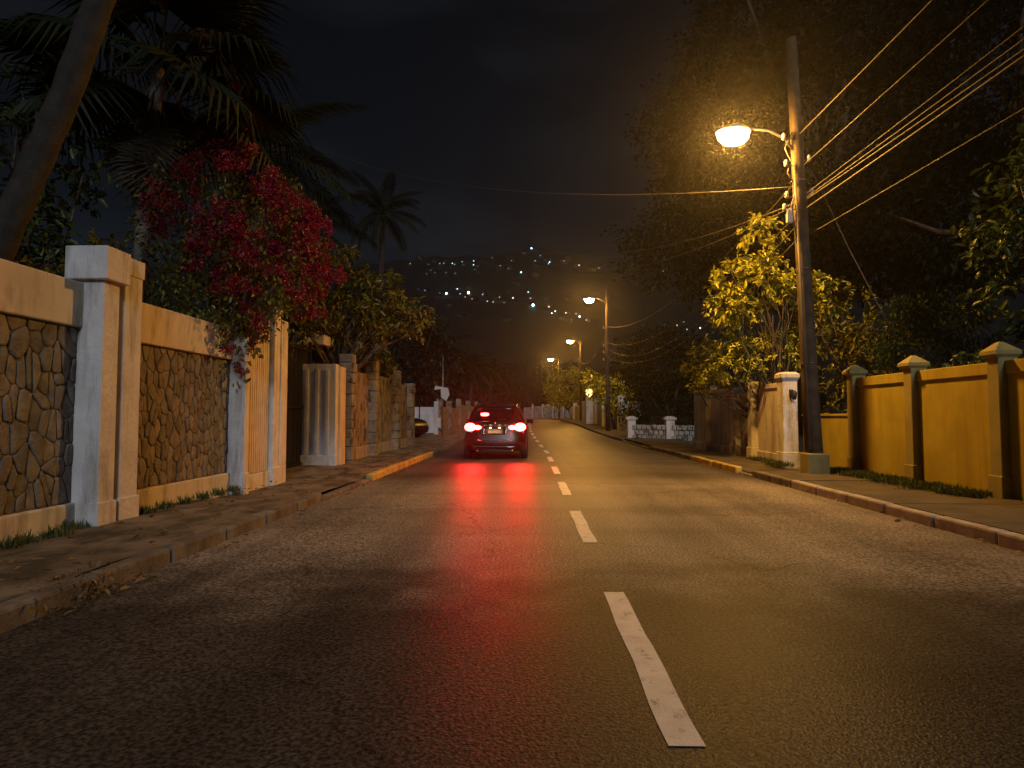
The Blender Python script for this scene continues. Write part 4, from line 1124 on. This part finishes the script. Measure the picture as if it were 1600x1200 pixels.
def palm(name, label, base, path, r0, r1, meshes, nfr, scale, seed, dead=None, elev=(-50, 70), bark='palm_bark'):
    r = random.Random(seed)
    root = empty(name, base); tag(root, label, 'palm')
    pts = []; rad = []
    N = 30
    for i in range(N + 1):
        t = i / N; k = min(len(path) - 2, int(t * (len(path) - 1))); u = t * (len(path) - 1) - k
        p = Vector(path[k]).lerp(Vector(path[k + 1]), u)
        pts.append(p); rad.append((r0 + (r1 - r0) * t) * (1 + (.06 if i % 2 else -.02)) * (1.25 - .25 * min(1, t * 8)))
    MB().tube(pts, rad, 12).build('trunk', M[bark], root)
    top = Vector(path[-1])
    for k in range(nfr):
        az = 2.39996 * k + r.uniform(-.2, .2)
        u = (k + .5) / nfr
        el = R(elev[1] + (elev[0] - elev[1]) * u + r.uniform(-8, 8))
        s = scale * r.uniform(.85, 1.12)
        link('frond', meshes[k % len(meshes)], root, top + Vector((0, 0, .25 * (1 - u) * r1 * 4)), (el, r.uniform(-.3, .3), az), (s, s, s))
    if dead:
        for k in range(dead):
            az = 2.4 * k + .7
            link('dead_frond', FAND[k % 2], root, top - Vector((0, 0, .15 + .12 * k)), (R(-78 + r.uniform(-8, 8)), r.uniform(-.3, .3), az), (scale * .9,) * 3)
    return root
palm('fan_palm', 'slender fan palm with a hanging skirt rising behind the near pillars', (-6.1, 9.6, 0), [(0, 0, 0), (.05, 0, 2.2), (.12, 0, 4.2), (.3, 0, 6.7)], .12, .09, FAN, 24, 1.25, 1, dead=5, elev=(-45, 75), bark='palm_grey')
palm('palm_tree', 'leaning palm trunk crossing the upper left corner', (-6.62, 6.5, 0), [(0, 0, 0), (.62, 0, 1.9), (1.1, .05, 3.3), (1.62, .1, 4.7), (2.1, .1, 6.2), (2.7, .1, 9.6)], .16, .13, PIN, 16, 1.2, 2)
palm('palm_tree', 'dark feather palm whose fronds droop above the bougainvillea', (-8.3, 18.5, 0), [(0, 0, 0), (.1, 0, 4.5), (.4, 0, 8.9)], .18, .13, PIN, 22, 1.15, 3)
palm('palm_tree', 'shorter dark palm between the bougainvillea and the coconut palm', (-8.8, 24, 0), [(0, 0, 0), (.1, 0, 4.5), (.3, 0, 8.6)], .18, .13, PIN, 18, 1.0, 9)
palm('coconut_palm', 'coconut palm silhouetted against the night sky above the street tree', (-8.6, 35.5, 0), [(0, 0, 0), (.15, 0, 6), (.3, 0, 12.6)], .2, .14, PIN, 20, 1.02, 4, elev=(-55, 80))
palm('palm_tree', 'nearer reddish palm on the left beyond the parked car', (-7.4, 50, .4), [(0, 0, 0), (.1, 0, 3), (.3, 0, 5.6)], .18, .13, PIN, 18, 1.15, 5)
palm('palm_tree', 'small palm at the left kerb above the braking car', (-5.9, 62, .6), [(0, 0, 0), (.1, 0, 2.5), (.3, 0, 5.2)], .18, .13, PIN, 18, 1.15, 6)
palm('palm_tree', 'palm near the end of the street left of the farthest lamp', (-5.4, 84, .8), [(0, 0, 0), (.1, 0, 3), (.2, 0, 6.0)], .2, .14, PIN, 18, 1.3, 7)

# --- weeds, grass, litter
def grass(name, label, spots, n, h, mat, seed):
    r = np.random.default_rng(seed)
    i = r.integers(0, len(spots), n); S = np.array(spots)[i]
    P = S[:, :3] + r.normal(0, 1, (n, 3)) * np.stack([S[:, 3], S[:, 4], S[:, 3] * 0], 1)
    D = r.normal(0, .35, (n, 3)) + np.array([0, 0, 1.0])
    me = leaf_mesh(name, DIAMOND, P, D, h * r.uniform(.4, 1.2, n), .014 * r.uniform(.7, 1.6, n), mat, r)
    return tag(link(name, me), label, 'grass', kind='stuff')
grass('verge_grass', 'ragged grass along the foot of the yellow wall', [(6.2 + .12 * math.sin(k * 2.3), 9.2 + k * .2 + .1 * math.sin(k * 5), .11, .05 + .09 * abs(math.sin(k * 1.7)), .08) for k in range(20)], 6500, .12, M['grass'], 1)
grass('verge_grass', 'weeds along the foot of the stone walls', [(-4.52 + .06 * math.sin(k * 3), 4.0 + .3 * k + .1 * math.sin(k * 7), .1, .03 + .06 * abs(math.sin(k * 1.9)), .06) for k in range(9)] + [(-4.5, 7.4 + .45 * k, .1, .04, .05) for k in range(6)], 1500, .12, M['grass'], 2)
grass('verge_grass', 'weeds by the white pillar and pole plinth', [(5.75, 15.0, .1, .12, .2), (5.8, 16.2, .1, .06, .5), (6.2, 13.0, .1, .12, .15)], 2200, .14, M['grass'], 3)
r = np.random.default_rng(5)
P = np.array([(-3.17, 4.45, .0)]) + np.abs(r.normal(0, 1, (260, 3))) * np.array([.0, 0, .07]) + r.normal(0, 1, (260, 3)) * np.array([.11, .2, 0])
tag(link('leaf_litter', leaf_mesh('leaf_litter', OVATE, P, r.normal(0, 1, P.shape) + np.array([0, 0, .7]), r.uniform(.03, .075, 260), r.uniform(.015, .03, 260), M['dry_leaf'], r)), 'heap of dry leaves and weeds in the gap in the left kerb', 'leaf litter', kind='stuff')
n = 420
yy_ = r.uniform(3, 24, n); side = r.random(n)
P = np.stack([np.where(side < .55, -3.2 - r.random(n) * 1.25, np.where(side < .8, -2.95 + r.normal(0, .06, n), 4.52 + r.normal(0, .05, n))), yy_, np.where(side < .55, .125, .012)], 1)
D = r.normal(0, 1, (n, 3)); D[:, 2] *= .15
tag(link('fallen_leaves', leaf_mesh('fallen_leaves', OVATE, P, D, r.uniform(.04, .1, n), r.uniform(.025, .05, n), M['dry_leaf'], r)), 'dry leaves scattered along the kerbs and pavements', 'leaf litter', kind='stuff')

# ------------------------------------------------------------------ houses with lamps on the hillside
HL = [(-73.8,418.0,105.1,'y',1),(-66.6,386.0,96.0,'y',1),(-68.5,362.0,87.2,'y',2),(-56.8,351.5,84.1,'w',1),(-50.2,353.0,84.9,'c',2),(-48.1,354.5,85.4,'c',2),(-43.5,351.5,84.0,'c',3),(-42.1,351.5,84.0,'c',2),(-38.5,361.5,87.9,'w',2),(-37.1,351.5,83.8,'c',1),(-32.2,361.0,87.6,'c',3),(-30.4,348.5,82.4,'c',3),(-28.6,347.5,82.0,'o',1),(-29.6,339.0,78.3,'c',1),(-22.2,367.5,90.9,'y',3),(-17.2,334.5,77.8,'c',4),(-16.5,339.5,80.2,'y',2),(-11.9,330.5,76.6,'w',1),(-11.0,329.0,76.3,'w',1),(-11.3,360.5,89.9,'o',2),(-10.1,348.0,85.0,'o',2),(-6.3,364.5,93.3,'o',3),(-3.5,359.0,92.0,'w',1),(0.9,367.0,96.3,'b',5),(6.0,352.0,88.7,'b',2),(3.2,335.5,81.8,'c',2),(3.7,329.5,78.8,'c',1),(3.1,324.5,76.6,'w',1),(9.4,332.0,78.8,'b',3),(11.1,337.0,80.7,'c',4),(8.8,343.5,84.2,'o',1),(18.9,351.0,85.4,'w',2),(26.2,342.5,80.4,'w',3),(33.0,339.0,78.0,'w',2),(37.6,344.5,79.8,'w',2),(42.6,358.5,85.0,'w',1),(47.8,348.0,80.2,'w',1),(-4.0,311.5,69.7,'c',4),(2.9,308.0,68.5,'o',1),(-52.8,334.0,76.8,'c',1),(-49.5,328.5,74.2,'c',1),(-53.3,325.5,72.9,'c',1),(-38.6,327.0,73.3,'c',1),(-43.3,329.0,74.3,'c',1),(-49.1,294.5,58.2,'b',2),(-41.2,290.5,56.1,'c',1),(-38.2,287.5,54.7,'c',5),(-34.0,295.5,58.4,'c',3),(-31.5,290.0,55.6,'c',2),(-27.8,289.0,55.3,'k',6),(-29.4,285.0,53.2,'o',2),(-25.4,280.5,51.5,'o',2),(-21.3,285.5,54.3,'w',2),(-18.8,275.0,49.4,'w',2),(-15.3,273.5,48.8,'w',2),(-13.7,280.0,52.1,'y',2),(-7.8,273.5,49.9,'w',3),(-6.7,269.5,48.1,'w',1),(-11.5,271.5,48.2,'w',1),(-1.0,277.5,53.2,'c',3),(0.5,270.5,49.8,'w',2),(1.0,260.0,44.4,'g',6),(7.3,260.0,43.7,'o',3),(9.7,255.5,41.1,'w',3),(8.9,252.5,39.8,'w',3),(14.8,254.5,40.2,'w',3),(13.4,248.5,37.5,'w',2),(14.5,248.5,37.3,'w',2),(18.8,256.5,40.8,'w',2),(19.7,251.5,38.3,'w',4),(21.8,249.5,37.2,'w',2),(67.8,335.0,73.8,'o',2),(71.8,346.0,78.2,'o',2),(78.4,331.5,71.8,'w',1),(52.1,248.5,35.0,'w',2),(54.3,247.5,34.6,'w',1),(55.4,247.0,34.3,'w',2),(57.3,246.0,33.9,'o',3),(59.6,243.0,32.5,'w',2),(64.3,242.5,32.3,'w',3),(60.6,252.5,36.7,'w',1)]
HCOL = {'y': (1, .68, .2), 'o': (1, .55, .2), 'w': (.9, .92, 1), 'c': (.45, .95, 1), 'b': (.3, .5, 1), 'g': (.35, 1, .95), 'k': (1, .85, .6)}
HNAME = {'y': 'yellow', 'o': 'orange', 'w': 'white', 'c': 'cyan', 'b': 'blue', 'g': 'turquoise', 'k': 'warm white'}
HSTR = {0: .3, 1: .6, 2: 1.2, 3: 2.4, 4: 5, 5: 12, 6: 20}
for _ in range(46):
    x_, y_ = random.uniform(-75, 40), random.choice((random.uniform(325, 375), random.uniform(245, 300)))
    HL.append((round(x_ * y_ / 330, 1), y_, hill_z(x_ * y_ / 330, y_), random.choice('wwccoyw'), 0))
hmat = {}
hwall = MB().box(-1.7, 1.7, -1.3, 1.3, -1.5, 2.2, .05).mesh('wall', M['far_wall'])
hroof = MB().frustum(0, 0, [(1.9, 1.5, 2.2), (1.9, 1.5, 2.35), (.9, .1, 3.2)]).mesh('roof', M['roof'])
for (x, y, z, c, s) in HL:
    if (c, s) not in hmat:
        m_ = emit('house_lamp_%s_%d' % (c, s), HCOL[c], HSTR[s], False)
        w = .13 + .055 * s
        hmat[(c, s)] = MB().lathe([(w * .3, -w), (w * .8, -w * .6), (w, 0), (w * .8, w * .6), (w * .3, w)], 10).mesh('lamp', m_)
    root = empty('hillside_house', (x, y + 1.9, z), random.uniform(-.25, .25))
    up = 'upper' if z > 62 else 'lower'
    size = ('tiny dim', 'faint', 'small', 'clear', 'bright', 'brightest', 'brightest')[s]
    part = 'far left' if x < -45 else 'left' if x < -15 else 'middle' if x < 15 else 'right' if x < 45 else 'far right'
    lb = 'hillside house with %s %s lamp, %s of %s slope' % (size, HNAME[c], part, up)
    if c == 'b' and s == 5: lb = 'house on the very hilltop with the single bright blue lamp'
    if c == 'k': lb = 'hillside house with the brightest warm white lamp on the lower slope'
    if c == 'g': lb = 'hillside house with the brightest turquoise lamp low on the slope'
    tag(root, lb, 'house', 'lit houses scattered over the far hillside')
    link('wall', hwall, root); link('roof', hroof, root)
    link('lamp', hmat[(c, s)], root, (random.uniform(-.3, .3), -1.75, 2.2 if s > 2 else 1.6))

# ------------------------------------------------------------------ night haze
hz_box = MB().box(-290, 290, -39, 475, -2.5, 118)
hm = bpy.data.materials.new('night_haze')
hm.use_nodes = True
hm.cycles.volume_sampling = 'EQUIANGULAR'
hn, hl_ = hm.node_tree.nodes, hm.node_tree.links
hn.clear()
pv = hn.new('ShaderNodeVolumePrincipled')
pv.inputs['Color'].default_value = (0.92, 0.92, 0.95, 1)
pv.inputs['Density'].default_value = 0.00075
pv.inputs['Anisotropy'].default_value = 0.88
ho = hn.new('ShaderNodeOutputMaterial')
hl_.new(pv.outputs[0], ho.inputs['Volume'])
tag(hz_box.build('haze', hm), 'thin night haze glowing round the street lamps', kind='stuff')
